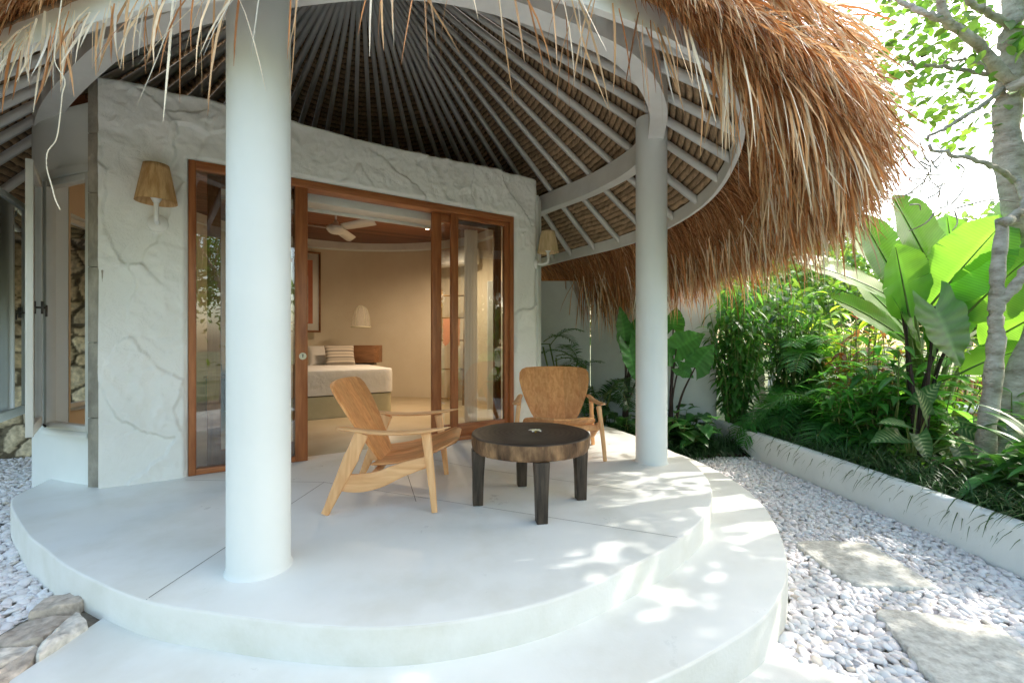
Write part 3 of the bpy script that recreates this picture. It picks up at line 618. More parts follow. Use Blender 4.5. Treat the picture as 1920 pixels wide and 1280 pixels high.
for wn1, p, q in ((win1, side[w1b]-sN[w1b]*.03, (-3.395,3.20)), (win2, (-4.63,4.34), (-4.17,3.62))):
    m_ = MB(); c_ = lerp(p, q, .10); d_ = nrm(np.array(q)-np.array(p)); nn = np.array([-d_[1], d_[0]])
    if np.dot(nn, -c_) < 0: nn = -nn
    for zz, ln in ((1.37,.05),):
        a_ = c_+nn*.045; m_.sweep([(*c_,zz),(*a_,zz)], .008, n=8); m_.sweep([(*(a_-d_*.015),zz+.02),(*(a_+d_*.005),zz-.07)], .007, n=8); m_.sweep([(*(c_+nn*.022),zz-.05),(*(c_+nn*.022),zz+.05)], .012,.004, n=8)
    Hb(m_, 'handle', M['darkmetal'], wn1, smooth=True)
    m_ = MB(); c_ = np.array(p); m_.sweep([(*(c_+nn*.02),.43),(*(c_+nn*.04+d_*.10),.425),(*(c_+nn*.03-d_*.06),.415)], .008, n=6); Hb(m_, 'stay', M['darkmetal'], wn1, smooth=True)

# columns ------------------------------------------------------------------
for cx, cy in ((-1.235,2.225),(1.277,4.17)):
    mb = MB(); mb.lathe([(.150,0),(.1435,.012),(.140,.03),(.1395,1.2),(.139,2.2),(.139,3.125)], (cx,cy,0), 64); Hb(mb, 'column', M['column'], smooth=True, angle=50)

# roof ---------------------------------------------------------------------
inner = [(-3.58,3.63),(-2.8,3.09),(-2.27,2.79),(-1.53,2.53),(-.68,2.40),(-.114,2.504),(.459,2.80),(.77,3.06),(1.02,3.45),(1.16,3.85),(1.27,4.58),(.97,5.45),(.37,6.37),(-.1,7.3),(-.9,8.45),(-2.2,8.98),(-3.6,8.72),(-4.5,7.7),(-4.74,6.4),(-4.66,5.3),(-4.52,4.75),(-4.2,4.2)]
NR = 480; RG = smooth_closed(inner, NR); CT = np.array([-1.8,5.4]); rT = nrm(np.roll(RG,-1,0)-np.roll(RG,1,0)); rN = np.stack([rT[:,1], -rT[:,0]], 1)
if np.dot(rN[0], RG[0]-CT) < 0: rN = -rN
APEX = 5.85; ZR = 3.13
rad = nrm(RG-CT); rd = np.linalg.norm(RG-CT, axis=1); slope = (APEX-ZR)/rd
roof = bpy.data.objects.new('roof', None); COL.objects.link(roof); roof.parent = house
def Rb(mb, name, m, **k): return build_in(mb, name, m, roof, **k)
mb = MB(); O2 = RG+rN*.135; v = []
for P, z in ((RG,2.90),(O2,2.90),(O2,3.12),(RG,3.12)): v += [(*p, z) for p in P]
mb.add(v, [(k*NR+i, ((k+1)%4)*NR+i, ((k+1)%4)*NR+(i+1)%NR, k*NR+(i+1)%NR) for k in range(4) for i in range(NR)])
Rb(mb, 'ring_beam', M['rafter'], smooth=True, angle=40)
OFF = .64/np.clip(np.sum(rad*rN, 1), .75, 1); lf_ = np.clip((-2.5-RG[:,0])/.9, 0, 1)*(RG[:,1] < 6.5); OFF = OFF*(1-lf_)+1.22*lf_; OFF = np.convolve(np.concatenate([OFF[-20:], OFF, OFF[:20]]), np.ones(21)/21, 'same')[20:-20]             # radial overhang out to the fascia
def roofz(i, t): return APEX-(APEX-ZR)*t                  # t = 1 on the ring
fas = RG+rad*OFF[:,None]; fz = ZR-slope*OFF
mb = MB(); v = []
k_ = 9; ker = np.ones(41)/41
def csm(a): return np.convolve(np.concatenate([a[-40:], a, a[:40]]), ker, 'same')[40:-40]
c17 = lambda a: np.convolve(np.concatenate([a[-8:], a, a[:8]]), np.ones(17)/17, 'same')[8:-8]
fas = np.stack([c17(fas[:,0]), c17(fas[:,1])], 1); fzs = c17(fz)
fN = nrm(np.roll(fas,-1,0)-np.roll(fas,1,0)); fN = np.stack([fN[:,1], -fN[:,0]], 1)
if np.dot(fN[0], rad[0]) < 0: fN = -fN
for P, dz in ((fas,-.055),(fas+fN*.035,-.055),(fas+fN*.035,.085),(fas,.085)): v += [(*p, z+dz) for p, z in zip(P, fzs)]
mb.add(v, [(k*NR+i, ((k+1)%4)*NR+i, ((k+1)%4)*NR+(i+1)%NR, k*NR+(i+1)%NR) for k in range(4) for i in range(NR)])
Rb(mb, 'fascia', M['rafter'], smooth=True, angle=40)
seg = np.linalg.norm(np.roll(RG,-1,0)-RG, axis=1); arc = np.concatenate([[0], np.cumsum(seg)]); NRAF = int(round(arc[-1]/.385))
for r_ in range(NRAF):
    i = int(np.searchsorted(arc, (r_+.35)*arc[-1]/NRAF))%NR
    wdt = .040 if r_ % 14 == 3 else .0275
    d = rad[i]; s_ = np.array([-d[1], d[0]]); mb = MB()
    p0 = CT+d*.10; p1 = fas[i]-d*.0; z0 = APEX-slope[i]*.10; z1 = fzs[i]+.0
    zz1 = APEX-slope[i]*np.linalg.norm(p1-CT)
    v = []
    for p, z in ((p0,z0),(p1,zz1)):
        for a_, b_ in ((-1,-.0),(1,-.0),(1,.075),(-1,.075)): v.append((*(p+s_*a_*wdt), z+b_))
    mb.add(v, [(0,4,5,1),(1,5,6,2),(2,6,7,3),(3,7,4,0),(0,1,2,3),(4,7,6,5)]); Rb(mb, 'rafter', M['rafter'])
# woven rows of reed seen between the rafters
lw_ = MB(); NROW = 74; nt = NROW*4+1; TT = np.linspace(.03, 1, nt); lr = np.random.default_rng(3)
Lr = rd+OFF+.05; C_, Z_, K_ = [], [], []
for j, t in enumerate(TT):
    ph = (j % 4)/4; hump = (0, .75, 1, .75)[j % 4]; row = np.random.default_rng(j//4); tone = row.uniform(.8,1.2)
    jit = row.normal(0,.004,NR); p = CT+rad*(Lr*t)[:,None]; z = APEX-slope*Lr*t+.118-.030*hump+jit
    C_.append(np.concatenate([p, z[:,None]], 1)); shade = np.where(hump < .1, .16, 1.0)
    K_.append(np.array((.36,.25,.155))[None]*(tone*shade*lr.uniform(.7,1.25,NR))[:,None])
v = np.concatenate(C_); c = np.concatenate(K_)
jj, ii = np.meshgrid(np.arange(nt-1), np.arange(NR), indexing='ij'); i2 = (ii+1) % NR
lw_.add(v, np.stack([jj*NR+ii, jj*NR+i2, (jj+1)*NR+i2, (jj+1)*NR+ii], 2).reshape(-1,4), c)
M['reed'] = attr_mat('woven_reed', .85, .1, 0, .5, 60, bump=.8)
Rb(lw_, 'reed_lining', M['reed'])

# thatch: an opaque core plus very many separate blades
EK = np.clip(.72+.28*(fas[:,1]-2.2)/2.2, .6, 1); EK = np.where(fas[:,1] < 3.6, np.minimum(EK, np.clip(.04+(fas[:,0]-.62)*.85, .04, 1)), EK); EK = np.where(fas[:,0] < -2, np.clip(.16+(fas[:,1]-2.4)*.2, .16, .6), EK); EK = np.where((fas[:,0] > -2) & (fas[:,0] < -1.1) & (fas[:,1] < 3), .12, EK); EK = np.where((fas[:,0] > 1.5) & (fas[:,1] > 2.6) & (fas[:,1] < 5), EK*1.16, EK); EK = csm(EK); HK = csm(np.where((fas[:,0] > 1.2) & (fas[:,1] > 2.2) & (fas[:,1] < 5.8), .58, 1.)); EO = .72                                                    # how far the thatch hangs past the fascia
mb = MB(); v = []
prof_o = [(0.02,.10),(.30,-.03),(.55,-.22),(.66,-.42),(.70,-.56),(.74,-.40),(.74,-.1),(.66,.18),(.40,.38),(0,.62)]
def eave(o, dz): return [(*(fas[i]+fN[i]*o*EK[i]), fzs[i]+(dz*EK[i]*HK[i] if dz < 0 else dz*(.5+.5*EK[i]))+.2*max(0,min(1,(.45-EK[i])/.35))*(1 if o > .05 else .5)) for i in range(NR)]
for o_, dz in prof_o: v += eave(o_, dz)
v += [(*(CT+(fas[i]-CT)*.5), APEX+.45-(APEX+.45-fzs[i]-.62)*.5) for i in range(NR)]+[(*(CT+(fas[i]-CT)*.02), APEX+.55) for i in range(NR)]
kk = len(prof_o)+2
mb.add(v, [(k*NR+i, (k+1)*NR+i, (k+1)*NR+(i+1)%NR, k*NR+(i+1)%NR) for k in range(kk-1) for i in range(NR)])
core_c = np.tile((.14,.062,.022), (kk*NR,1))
mb.c = [core_c]
farc = np.cumsum(np.linalg.norm(np.roll(fas,-1,0)-fas, axis=1))
def ring_pts(n, sel=None):
    """n random places along the eave, denser where the eave faces the terrace and the garden"""
    i = rng.integers(0, NR, n*4); wgt = np.where((fas[i,0] > .2) | (fas[i,1] < 3.6), 1, .22); wgt = np.where((fas[i,1] > 7) | ((fas[i,0] < -4) ), .2, wgt)
    i = i[rng.random(len(i)) < wgt][:n]; fr = rng.random(len(i))[:,None]; j = (i+1)%NR
    return fas[i]*(1-fr)+fas[j]*fr, fN[i], fzs[i], i
def blades(n, o0, o1, zf, elev, L0, L1, w0, w1, gr, cols, spread=.35, segs=5, tip=None, taper=(.7,1,.95,.7,.12), loose=False):
    P, Nn, z, i = ring_pts(n); 
    fr_zone = np.clip((.45-EK[i])/.35, 0, 1)
    if loose: kp = rng.random(len(P)) < np.where(EK[i] < .3, np.where(P[:,0] < -1.3, .5, .17), 1.)
    else: kp = rng.random(len(P)) < 1-.6*fr_zone; z = z+.20*fr_zone
    P, Nn, z, i = P[kp], Nn[kp], z[kp], i[kp]
    n = len(P); o = rng.uniform(o0, o1, n); ek = EK[i]
    zo = zf(o); zo = np.where(zo < 0, zo*ek, zo*(.5+.5*ek)); p0 = np.concatenate([P+Nn*(o*ek)[:,None], (z+zo+rng.normal(0,.02,n))[:,None]], 1)
    tg = np.stack([-Nn[:,1], Nn[:,0]], 1); th = rng.normal(0, spread, n)[:,None]; dh = Nn*np.cos(th)+tg*np.sin(th)
    e = rng.normal(elev, .18, n)[:,None]; D = np.concatenate([dh*np.cos(e), np.sin(e)], 1)
    c = np.array(cols)[rng.integers(0, len(cols), n)]*(1+rng.normal(0,.18,(n,1)))
    ribbons(mb, p0, D, HK[i]*rng.uniform(L0, L1, n)*(.10+.90*ek if not loose else (.5+.5*ek)*np.where((P[:,0] < -1.3) & (P[:,1] < 4), .62, 1.)), rng.uniform(w0, w1, n)*(1-.35*fr_zone[kp] if loose else 1), rng.normal(gr, gr*.3, n), taper, col=np.clip(c,.01,.95), roll=rng.uniform(-1.3,1.3,n), curl=rng.normal(0,.18,(n,3)), cols3=False,
            tipcol=None if tip is None else np.clip(c*np.array(tip), .01, .95))
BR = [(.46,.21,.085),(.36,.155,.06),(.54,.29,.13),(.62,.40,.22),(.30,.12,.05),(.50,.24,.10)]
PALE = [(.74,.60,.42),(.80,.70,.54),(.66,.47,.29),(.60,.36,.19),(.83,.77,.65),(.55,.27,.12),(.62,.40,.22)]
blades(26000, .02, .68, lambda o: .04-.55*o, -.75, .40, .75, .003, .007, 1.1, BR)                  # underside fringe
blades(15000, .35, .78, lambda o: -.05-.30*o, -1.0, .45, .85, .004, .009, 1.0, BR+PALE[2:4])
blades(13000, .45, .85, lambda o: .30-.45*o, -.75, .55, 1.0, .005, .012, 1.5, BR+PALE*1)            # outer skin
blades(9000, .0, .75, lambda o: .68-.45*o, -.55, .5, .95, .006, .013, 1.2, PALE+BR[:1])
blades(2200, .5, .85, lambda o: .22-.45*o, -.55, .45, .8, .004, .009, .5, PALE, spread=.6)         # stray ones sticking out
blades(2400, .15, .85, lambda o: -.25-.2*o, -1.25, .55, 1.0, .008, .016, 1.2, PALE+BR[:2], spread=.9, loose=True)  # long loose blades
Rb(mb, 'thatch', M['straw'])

# ------------------------------------------------------------------ furniture on the terrace
def plank_wood(name, c1, c2, axis='Z', planks=0, rough=.45, pk=0):
    m, n, l, b = mat(name, rough, .3)
    tc = n.new('ShaderNodeTexCoord'); mp = n.new('ShaderNodeMapping'); mp.inputs['Scale'].default_value = {'Z': (9,9,1), 'X': (1,9,9)}[axis]
    l.new(tc.outputs['Object'], mp.inputs['Vector'])
    t = n.new('ShaderNodeTexNoise'); t.inputs['Scale'].default_value = 3.2; t.inputs['Detail'].default_value = 9; t.inputs['Distortion'].default_value = .9
    l.new(mp.outputs['Vector'], t.inputs['Vector'])
    r = n.new('ShaderNodeValToRGB'); r.color_ramp.elements[0].position = .3; r.color_ramp.elements[1].position = .72
    r.color_ramp.elements[0].color = c4(c1); r.color_ramp.elements[1].color = c4(c2); l.new(t.outputs['Fac'], r.inputs['Fac'])
    out = r.outputs['Color']
    if planks:
        sx = n.new('ShaderNodeSeparateXYZ'); l.new(tc.outputs['Object'], sx.inputs['Vector'])
        a = n.new('ShaderNodeMath'); a.operation = 'MULTIPLY_ADD'; a.inputs[1].default_value = planks; a.inputs[2].default_value = 10.37+pk; l.new(sx.outputs['Y'], a.inputs[0])
        f = n.new('ShaderNodeMath'); f.operation = 'FLOOR'; l.new(a.outputs[0], f.inputs[0])
        wt = n.new('ShaderNodeTexWhiteNoise'); wt.noise_dimensions = '1D'; l.new(f.outputs[0], wt.inputs['W'])
        mr = n.new('ShaderNodeMapRange'); mr.inputs['To Min'].default_value = .78; mr.inputs['To Max'].default_value = 1.22; l.new(wt.outputs['Value'], mr.inputs['Value'])
        mx = n.new('ShaderNodeVectorMath'); mx.operation = 'SCALE'; l.new(out, mx.inputs[0]); l.new(mr.outputs[0], mx.inputs['Scale']); out = mx.outputs['Vector']
    l.new(out, b.inputs['Base Color'])
    bp = n.new('ShaderNodeBump'); bp.inputs['Strength'].default_value = .2; bp.inputs['Distance'].default_value = .002; l.new(t.outputs['Fac'], bp.inputs['Height']); l.new(bp.outputs['Normal'], b.inputs['Normal'])
    return m
M['teakZ'] = plank_wood('light_teak_boards', (.62,.25,.085), (.84,.43,.175), 'Z', 6.5)
M['teakX'] = plank_wood('light_teak_boards_seat', (.60,.245,.085), (.82,.43,.175), 'X', 6.5, pk=3)
M['teakL'] = plank_wood('light_teak_frame', (.70,.355,.15), (.88,.53,.265), 'Z')
M['teakA'] = plank_wood('light_teak_arm', (.70,.355,.15), (.88,.53,.265), 'X')
def sheet(mb, fn, nu, nv, th, col=None):
    """a board of given thickness from a mid-surface fn(u,v)"""
    P = np.array([[fn(u, v) for v in np.linspace(-1,1,nv)] for u in np.linspace(0,1,nu)], float)
    du = np.gradient(P, axis=0); dv = np.gradient(P, axis=1); N_ = nrm(np.cross(du, dv)); n = nu*nv
    ed = np.ones((nu,nv,1)); ed[0] = ed[-1] = .35; ed[:,0] = ed[:,-1] = .35
    v = np.concatenate([(P+N_*th/2*ed).reshape(-1,3), (P-N_*th/2*ed).reshape(-1,3)])
    f = [(i*nv+j, i*nv+j+1, (i+1)*nv+j+1, (i+1)*nv+j) for i in range(nu-1) for j in range(nv-1)]
    f += [tuple(n+q for q in reversed(x)) for x in f]
    bd = [i*nv for i in range(nu)]+[(nu-1)*nv+j for j in range(1,nv)]+[i*nv+nv-1 for i in range(nu-2,-1,-1)]+[j for j in range(nv-2,0,-1)]
    f += [(bd[i], bd[(i+1)%len(bd)], n+bd[(i+1)%len(bd)], n+bd[i]) for i in range(len(bd))]
    mb.add(v, f, col)
def spl(pts, n=14): return smooth_closed(np.array(pts, float), n, False)
def armchair(label):
    t = thing('armchair', label, 'armchair', group='low teak armchairs on the terrace')
    hz = [.245,.30,.38,.47,.54,.62,.70,.77,.805,.822]; hw = [.165,.20,.25,.292,.323,.350,.368,.366,.338,.29]
    def back(u, v):
        q = (1-(1-u)**1.25); z = .245+(.822-.245)*q; w_ = np.interp(z, hz, hw); x = -.045-(z-.245)*.54-.05*(z-.245)**2
        return (x+.03*(v*w_/.37)**2, v*w_, z+(.012*(1-v*v) if u > .97 else 0)-.0)
    mb = MB(); sheet(mb, back, 34, 25, .026); mb.build('backrest', M['teakZ'], t, smooth=True, angle=50)
    def seat(u, v):
        x = -.09+.57*u; wd = .30+.035*math.sin(u*PI*.9); rr = max(0, (u-.78)/.22); wd *= math.sqrt(max(.0, 1-rr**2.6*.62))
        z = .262+.155*u-.035*math.sin(u*PI)+.02*v*v-.075*max(0,u-.82)/.18*max(0,u-.82)*1.2
        return (x, v*wd, z)
    mb = MB(); sheet(mb, seat, 30, 19, .026); mb.build('seat', M['teakX'], t, smooth=True, angle=50)
    for s in (-1, 1):
        mb = MB(); mb.sweep(spl([(-.345,s*.42,.004),(-.29,s*.404,.13),(-.215,s*.387,.30),(-.13,s*.366,.505)]), [.026]*2+list(np.linspace(.030,.05,8))+[.045]*4, .0205, n=14, up=(0,1,0), power=3)
        mb.build('rear_leg', M['teakL'], t, smooth=True, angle=40)
        mb = MB(); mb.sweep(spl([(.345,s*.42,.004),(.325,s*.405,.2),(.285,s*.372,.50)]), np.linspace(.019,.033,14), np.linspace(.017,.022,14), n=14, up=(0,1,0), power=3)
        mb.build('front_leg', M['teakL'], t, smooth=True, angle=40)
        mb = MB(); mb.sweep(spl([(-.265,s*.388,.20),(-.16,s*.38,.185),(-.02,s*.374,.205),(.12,s*.372,.262),(.30,s*.372,.318)], 20), .016, np.concatenate([np.linspace(.058,.060,5), np.linspace(.060,.036,15)]), n=14, up=(0,0,1), power=3)
        mb.build('seat_rail', M['teakA'], t, smooth=True, angle=40)
        mb = MB(); mb.sweep(spl([(-.30,s*.352,.535),(-.20,s*.362,.528),(-.06,s*.378,.512),(.10,s*.392,.508),(.25,s*.40,.517),(.37,s*.405,.532),(.445,s*.392,.545)], 26),
                 np.concatenate([[.008,.022,.027],np.linspace(.028,.036,12),np.linspace(.036,.030,6),[.026,.021,.015,.009,.003]]), np.concatenate([[.006,.013],[.0145]*18,[.013,.012,.010,.008,.006,.002]]), n=16, up=(0,0,1))
        mb.build('armrest', M['teakA'], t, smooth=True)
    mb = MB(); mb.sweep([(.26,-.37,.295),(.26,.37,.295)], .016,.028, n=12, up=(0,0,1), power=3); mb.build('cross_rail', M['teakL'], t, smooth=True, angle=40)
    mb = MB(); mb.sweep([(-.06,-.372,.225),(-.06,.372,.225)], .016,.026, n=12, up=(0,0,1), power=3); mb.build('cross_rail', M['teakL'], t, smooth=True, angle=40)
    return t
ch = armchair('pale teak armchair with curved plank back, side on in front of the open doorway'); ch.location = (-.865,3.33,0); ch.rotation_euler.z = R(3)
c2 = copy_tree(ch); c2.location = (.44,4.53,0); c2.rotation_euler.z = R(-91); c2['label'] = 'teak armchair facing the camera behind the round dark table'

# round table of dark solid wood
M['darktop'] = None
m, n, l, b = mat('dark_oiled_wood', .42, .35)
tc = n.new('ShaderNodeTexCoord'); wv = n.new('ShaderNodeTexWave'); wv.wave_type = 'RINGS'; wv.rings_direction = 'Z'; wv.inputs['Scale'].default_value = 9; wv.inputs['Distortion'].default_value = 3.5; wv.inputs['Detail'].default_value = 4; wv.inputs['Detail Scale'].default_value = 1.4
l.new(tc.outputs['Object'], wv.inputs['Vector']); ns = n.new('ShaderNodeTexNoise'); ns.inputs['Scale'].default_value = 5; ns.inputs['Detail'].default_value = 8; l.new(tc.outputs['Object'], ns.inputs['Vector'])
ml = n.new('ShaderNodeMath'); ml.operation = 'MULTIPLY_ADD'; ml.inputs[1].default_value = .35; l.new(wv.outputs['Fac'], ml.inputs[0]); l.new(ns.outputs['Fac'], ml.inputs[2])
rp = n.new('ShaderNodeValToRGB'); rp.color_ramp.elements[0].position = .35; rp.color_ramp.elements[1].position = .95; rp.color_ramp.elements[0].color = (.018,.013,.010,1); rp.color_ramp.elements[1].color = (.085,.062,.048,1)
l.new(ml.outputs[0], rp.inputs['Fac']); l.new(rp.outputs['Color'], b.inputs['Base Color'])
bp = n.new('ShaderNodeBump'); bp.inputs['Strength'].default_value = .35; bp.inputs['Distance'].default_value = .003; l.new(ml.outputs[0], bp.inputs['Height']); l.new(bp.outputs['Normal'], b.inputs['Normal']); M['darktop'] = m
M['rimwood'] = noisy('bark_edge_wood', (.05,.026,.014), (.38,.22,.11), 5, 10, .6, .25, .9, 18, (2.2,2.2,.8), c3=(.16,.088,.045), bdist=.012)
M['darkleg'] = noisy('dark_leg_wood', (.022,.016,.012), (.10,.072,.052), 5, 9, .5, .3, .4, 30, (6,6,.8), bdist=.004)
tb = thing('coffee_table', 'round dark brown log slab coffee table on four square legs', 'coffee table', (.125,3.125,0))
rim = lambda t: 1+.006*math.sin(3*t+1)+.004*math.sin(7*t)+.003*math.sin(13*t+2)
mb = MB(); mb.lathe([(0,.478),(.12,.4775),(.26,.479),(.385,.480),(.398,.4775),(.4035,.471)], n=96, rim=rim); mb.build('tabletop', M['darktop'], tb, smooth=True)
mb = MB(); mb.lathe([(.4035,.471),(.407,.455),(.405,.42),(.400,.388),(.392,.374),(.37,.371),(0,.371)], n=96, rim=lambda t: rim(t)*(1+.004*math.sin(29*t)+.003*math.sin(53*t+1))); mb.build('rim', M['rimwood'], tb, smooth=True)
for lx, ly in ((-.238,3.075),(.178,2.775),(.49,3.185),(.075,3.475)):
    x, y = lx-.125, ly-3.125; r_ = math.hypot(x, y); ux, uy = x/r_, y/r_; x, y = ux*.355, uy*.355; mb = MB(); v = []
    for z, w0 in ((0,.034),(.2,.038),(.372,.046),(.372,.046)):
        for a_, b_ in ((-1,-1),(1,-1),(1,1),(-1,1)):
            sh = -(.046-w0)*.4; px_ = x+ux*(a_*w0-sh)-uy*b_*w0; py_ = y+uy*(a_*w0-sh)+ux*b_*w0; v.append((px_, py_, z))
    mb.add(v, [(3,2,1,0)]+[(k*4+i, k*4+(i+1)%4, (k+1)*4+(i+1)%4, (k+1)*4+i) for k in range(2) for i in range(4)]+[(8,9,10,11)]); mb.build('leg', M['darkleg'], tb, bevel=.004)
fl_ = thing('frangipani_flower', 'small white and yellow frangipani blossom lying on the dark table', 'flower', (.16,3.10,.480), .3)
mb = MB(); a = np.arange(5)*2*PI/5+.2; D = np.stack([np.cos(a), np.sin(a), np.full(5,.75)], 1)
ribbons(mb, np.stack([np.cos(a)*.003, np.sin(a)*.003, np.full(5,.003)], 1), D, .050, .030, 1.2, (.25,.75,1,.85,.15), fold=.3, col=(.88,.70,.20), tipcol=(.95,.94,.90)); mb.build('petals', M['col'], fl_, smooth=True)
mb = MB(); mb.lathe([(0,-.001),(.005,.0),(.004,.008),(0,.009)], n=10, col=(.8,.5,.02)); mb.build('centre', M['col'], fl_, smooth=True)

# wall lamps ----------------------------------------------------------------
M['raffia'] = noisy('raffia_shade', (.44,.25,.10), (.72,.49,.26), 5, 6, .75, .15, .8, 14, (7,7,.25), bdist=.004)
M['linenshade'] = noisy('pleated_cloth_shade', (.52,.38,.20), (.74,.58,.36), 4, 5, .8, .1, .5, 12, (8,8,.25), bdist=.006)
def wall_lamp(wallpt, outd, label, arm, shade_m, zb=2.03, r0=.134, r1=.082, h=.285, gr='wall lamps beside the sliding doors'):
    t = thing('wall_lamp', label, 'wall lamp', (wallpt[0], wallpt[1], zb), 0, gr); o = nrm(V3(outd[0], outd[1], 0)); sd = V3(-o[1], o[0], 0)
    mb = MB(); mb.sweep([tuple(o*-.01), tuple(o*.018), tuple(o*.026)], [.068,.068,.058], n=28); mb.build('wall_plate', M['white'], t, smooth=True, angle=40)
    mb = MB(); mb.sweep(spl([tuple(o*.02), tuple(o*arm*.55+V3(0,0,-.005)), tuple(o*arm*.95+V3(0,0,.012)), tuple(o*arm+V3(0,0,.07)), tuple(o*arm+V3(0,0,.17))], 22), .0165, n=14, up=tuple(sd)); mb.build('arm', M['white'], t, smooth=True)
    c_ = o*arm; mb = MB(); mb.lathe([(.019,.13),(.034,.16),(.034,.205),(.02,.21)], tuple(c_), 20); mb.build('socket', M['white'], t, smooth=True)
    mb = MB(); zb_ = .135; prof = [(r0,zb_),(r0*.985,zb_+.006)]+[(r0+(r1-r0)*q, zb_+h*q) for q in np.linspace(.06,1,8)]+[(r1-.004,zb_+h)]+[(r1-.004+(r0-r1)*q, zb_+h*(1-q)) for q in np.linspace(.02,.98,8)]+[(r0,zb_)]
    mb.lathe(prof, tuple(c_), 72, rim=lambda a_: 1+.0015*math.sin(18*a_)); mb.build('lamp_shade', shade_m, t, smooth=True)
    return t
p = Fc(-.19,-.022,0); wall_lamp(p, -DN, 'white wall lamp with brown raffia shade left of the sliding doors', .135, M['raffia'])
p = Fc(uR-.035,.02,0); wall_lamp((p[0]+.02,p[1],0), (.80,-.15), 'wall lamp with pale pleated shade on the right corner of the facade, under the roof', .15, M['linenshade'], 2.06, .135, .085, .26)

# ------------------------------------------------------------------ bedroom
BR0 = V3(-1.80,6.98); bu = nrm(V3(-.84,-.54)); bv = V3(-.54,.84)               # foot corner, across the foot, towards the head
bd = thing('bed', 'low double bed with white cover on a cement plinth, seen through the doorway', 'bed', (BR0[0], BR0[1], 0))
def Bp(a, c, z): q = BR0+bu*a+bv*c; return (q[0], q[1], z)
def rbox(mb, a0, a1, c0, c1, z0, z1, r=.12, n=7, rz=.0, Mf=Bp, bulge=0):
    pts = []
    for cx_, cy_, t0 in ((a1-r,c0+r,-PI/2),(a1-r,c1-r,0),(a0+r,c1-r,PI/2),(a0+r,c0+r,PI)):
        for q in np.linspace(0, PI/2, n): pts.append((cx_+r*math.cos(t0+q), cy_+r*math.sin(t0+q)))
    mx_, my_ = (a0+a1)/2, (c0+c1)/2; rings = [(1,z0),(1,z1-rz)]
    if rz: rings += [(1-.012*(1-math.cos(q))*8*rz, z1-rz+rz*math.sin(q)) for q in np.linspace(.3, PI/2, 6)]
    k = len(pts); v = []
    for sc, z in rings:
        ins = (1-sc)*1.0
        for x_, y_ in pts: v.append(Mf(mx_+(x_-mx_)*sc, my_+(y_-my_)*sc, z))
    nn_ = len(rings); v.append(Mf(mx_, my_, z1+bulge))
    f = [(j*k+i, j*k+(i+1)%k, (j+1)*k+(i+1)%k, (j+1)*k+i) for j in range(nn_-1) for i in range(k)]+[((nn_-1)*k+i, (nn_-1)*k+(i+1)%k, nn_*k) for i in range(k)]
    mb.add(v, f)
mb = MB(); rbox(mb, .02, 2.12, .03, 2.02, 0, .315, .10); build_in(mb, 'plinth', M['bedbase'], bd, smooth=True, angle=40)
mb = MB(); rbox(mb, -.01, 2.15, 0, 2.0, .335, .685, .17, rz=.12, bulge=.02); build_in(mb, 'bed_cover', M['linen'], bd, smooth=True)
def cushion(name, label, cat, ctr, wv_, hv_, th, cols, stripes, grp=None):
    t = None; c_ = V3(*ctr); wv_ = V3(*wv_); hv_ = V3(*hv_); nn = nrm(np.cross(wv_, hv_)); n = 22; v, c = [], []
    for sgn in (1,-1):
        for i in range(n+1):
            for j in range(n+1):
                a, b_ = -1+2*i/n, -1+2*j/n; h = (max(0,(1-a**4))*max(0,(1-b_**4)))**.5
                pin = 1-.06*(1-abs(a)**2)*abs(b_)**3; pin2 = 1-.06*(1-abs(b_)**2)*abs(a)**3
                v.append(c_+wv_*a*pin2+hv_*b_*pin+nn*sgn*th*h)
                k = stripes and any(abs((b_+1)/2-s_) < w_ for s_, w_ in stripes); c.append(cols[1] if k else cols[0])
    q = (n+1)**2; f = [(i*(n+1)+j, (i+1)*(n+1)+j, (i+1)*(n+1)+j+1, i*(n+1)+j+1) for i in range(n) for j in range(n)]
    f = f+[tuple(q+x for x in reversed(g_)) for g_ in f]; mb = MB(); mb.add(v, f, np.array(c))
    return tag(mb.build(name, M['cloth'], smooth=True), label, cat, grp)
M['cloth'] = attr_mat('woven_cloth', .9, .1, 0, .12, 60, bump=.4)
up_ = V3(*( -0*bv), .0)
st = [(.08,.035),(.22,.03),(.36,.045),(.52,.022),(.66,.045),(.82,.025),(.94,.03)]
tb2 = V3(bv[0], bv[1], 0); ub = V3(bu[0], bu[1], 0)
cushion('cushion', 'grey and beige striped cushion leaning on the pillows of the bed', 'cushion', V3(*Bp(.50,1.42,.86)), ub*.25, V3(tb2[0]*.07, tb2[1]*.07, .175), .07, [(.60,.52,.42),(.27,.235,.20)], st)
cushion('pillow', 'white pillow behind the striped cushion', 'pillow', V3(*Bp(.62,1.72,.84)), ub*.36, V3(tb2[0]*.11, tb2[1]*.11, .18), .085, [(.74,.70,.64)]*2, None, 'pillows at the head of the bed')
cushion('pillow', 'white pillow at the far left of the bed head, beyond the doorpost', 'pillow', V3(*Bp(1.6,1.72,.84)), ub*.36, V3(tb2[0]*.11, tb2[1]*.11, .18), .085, [(.74,.70,.64)]*2, None, 'pillows at the head of the bed')
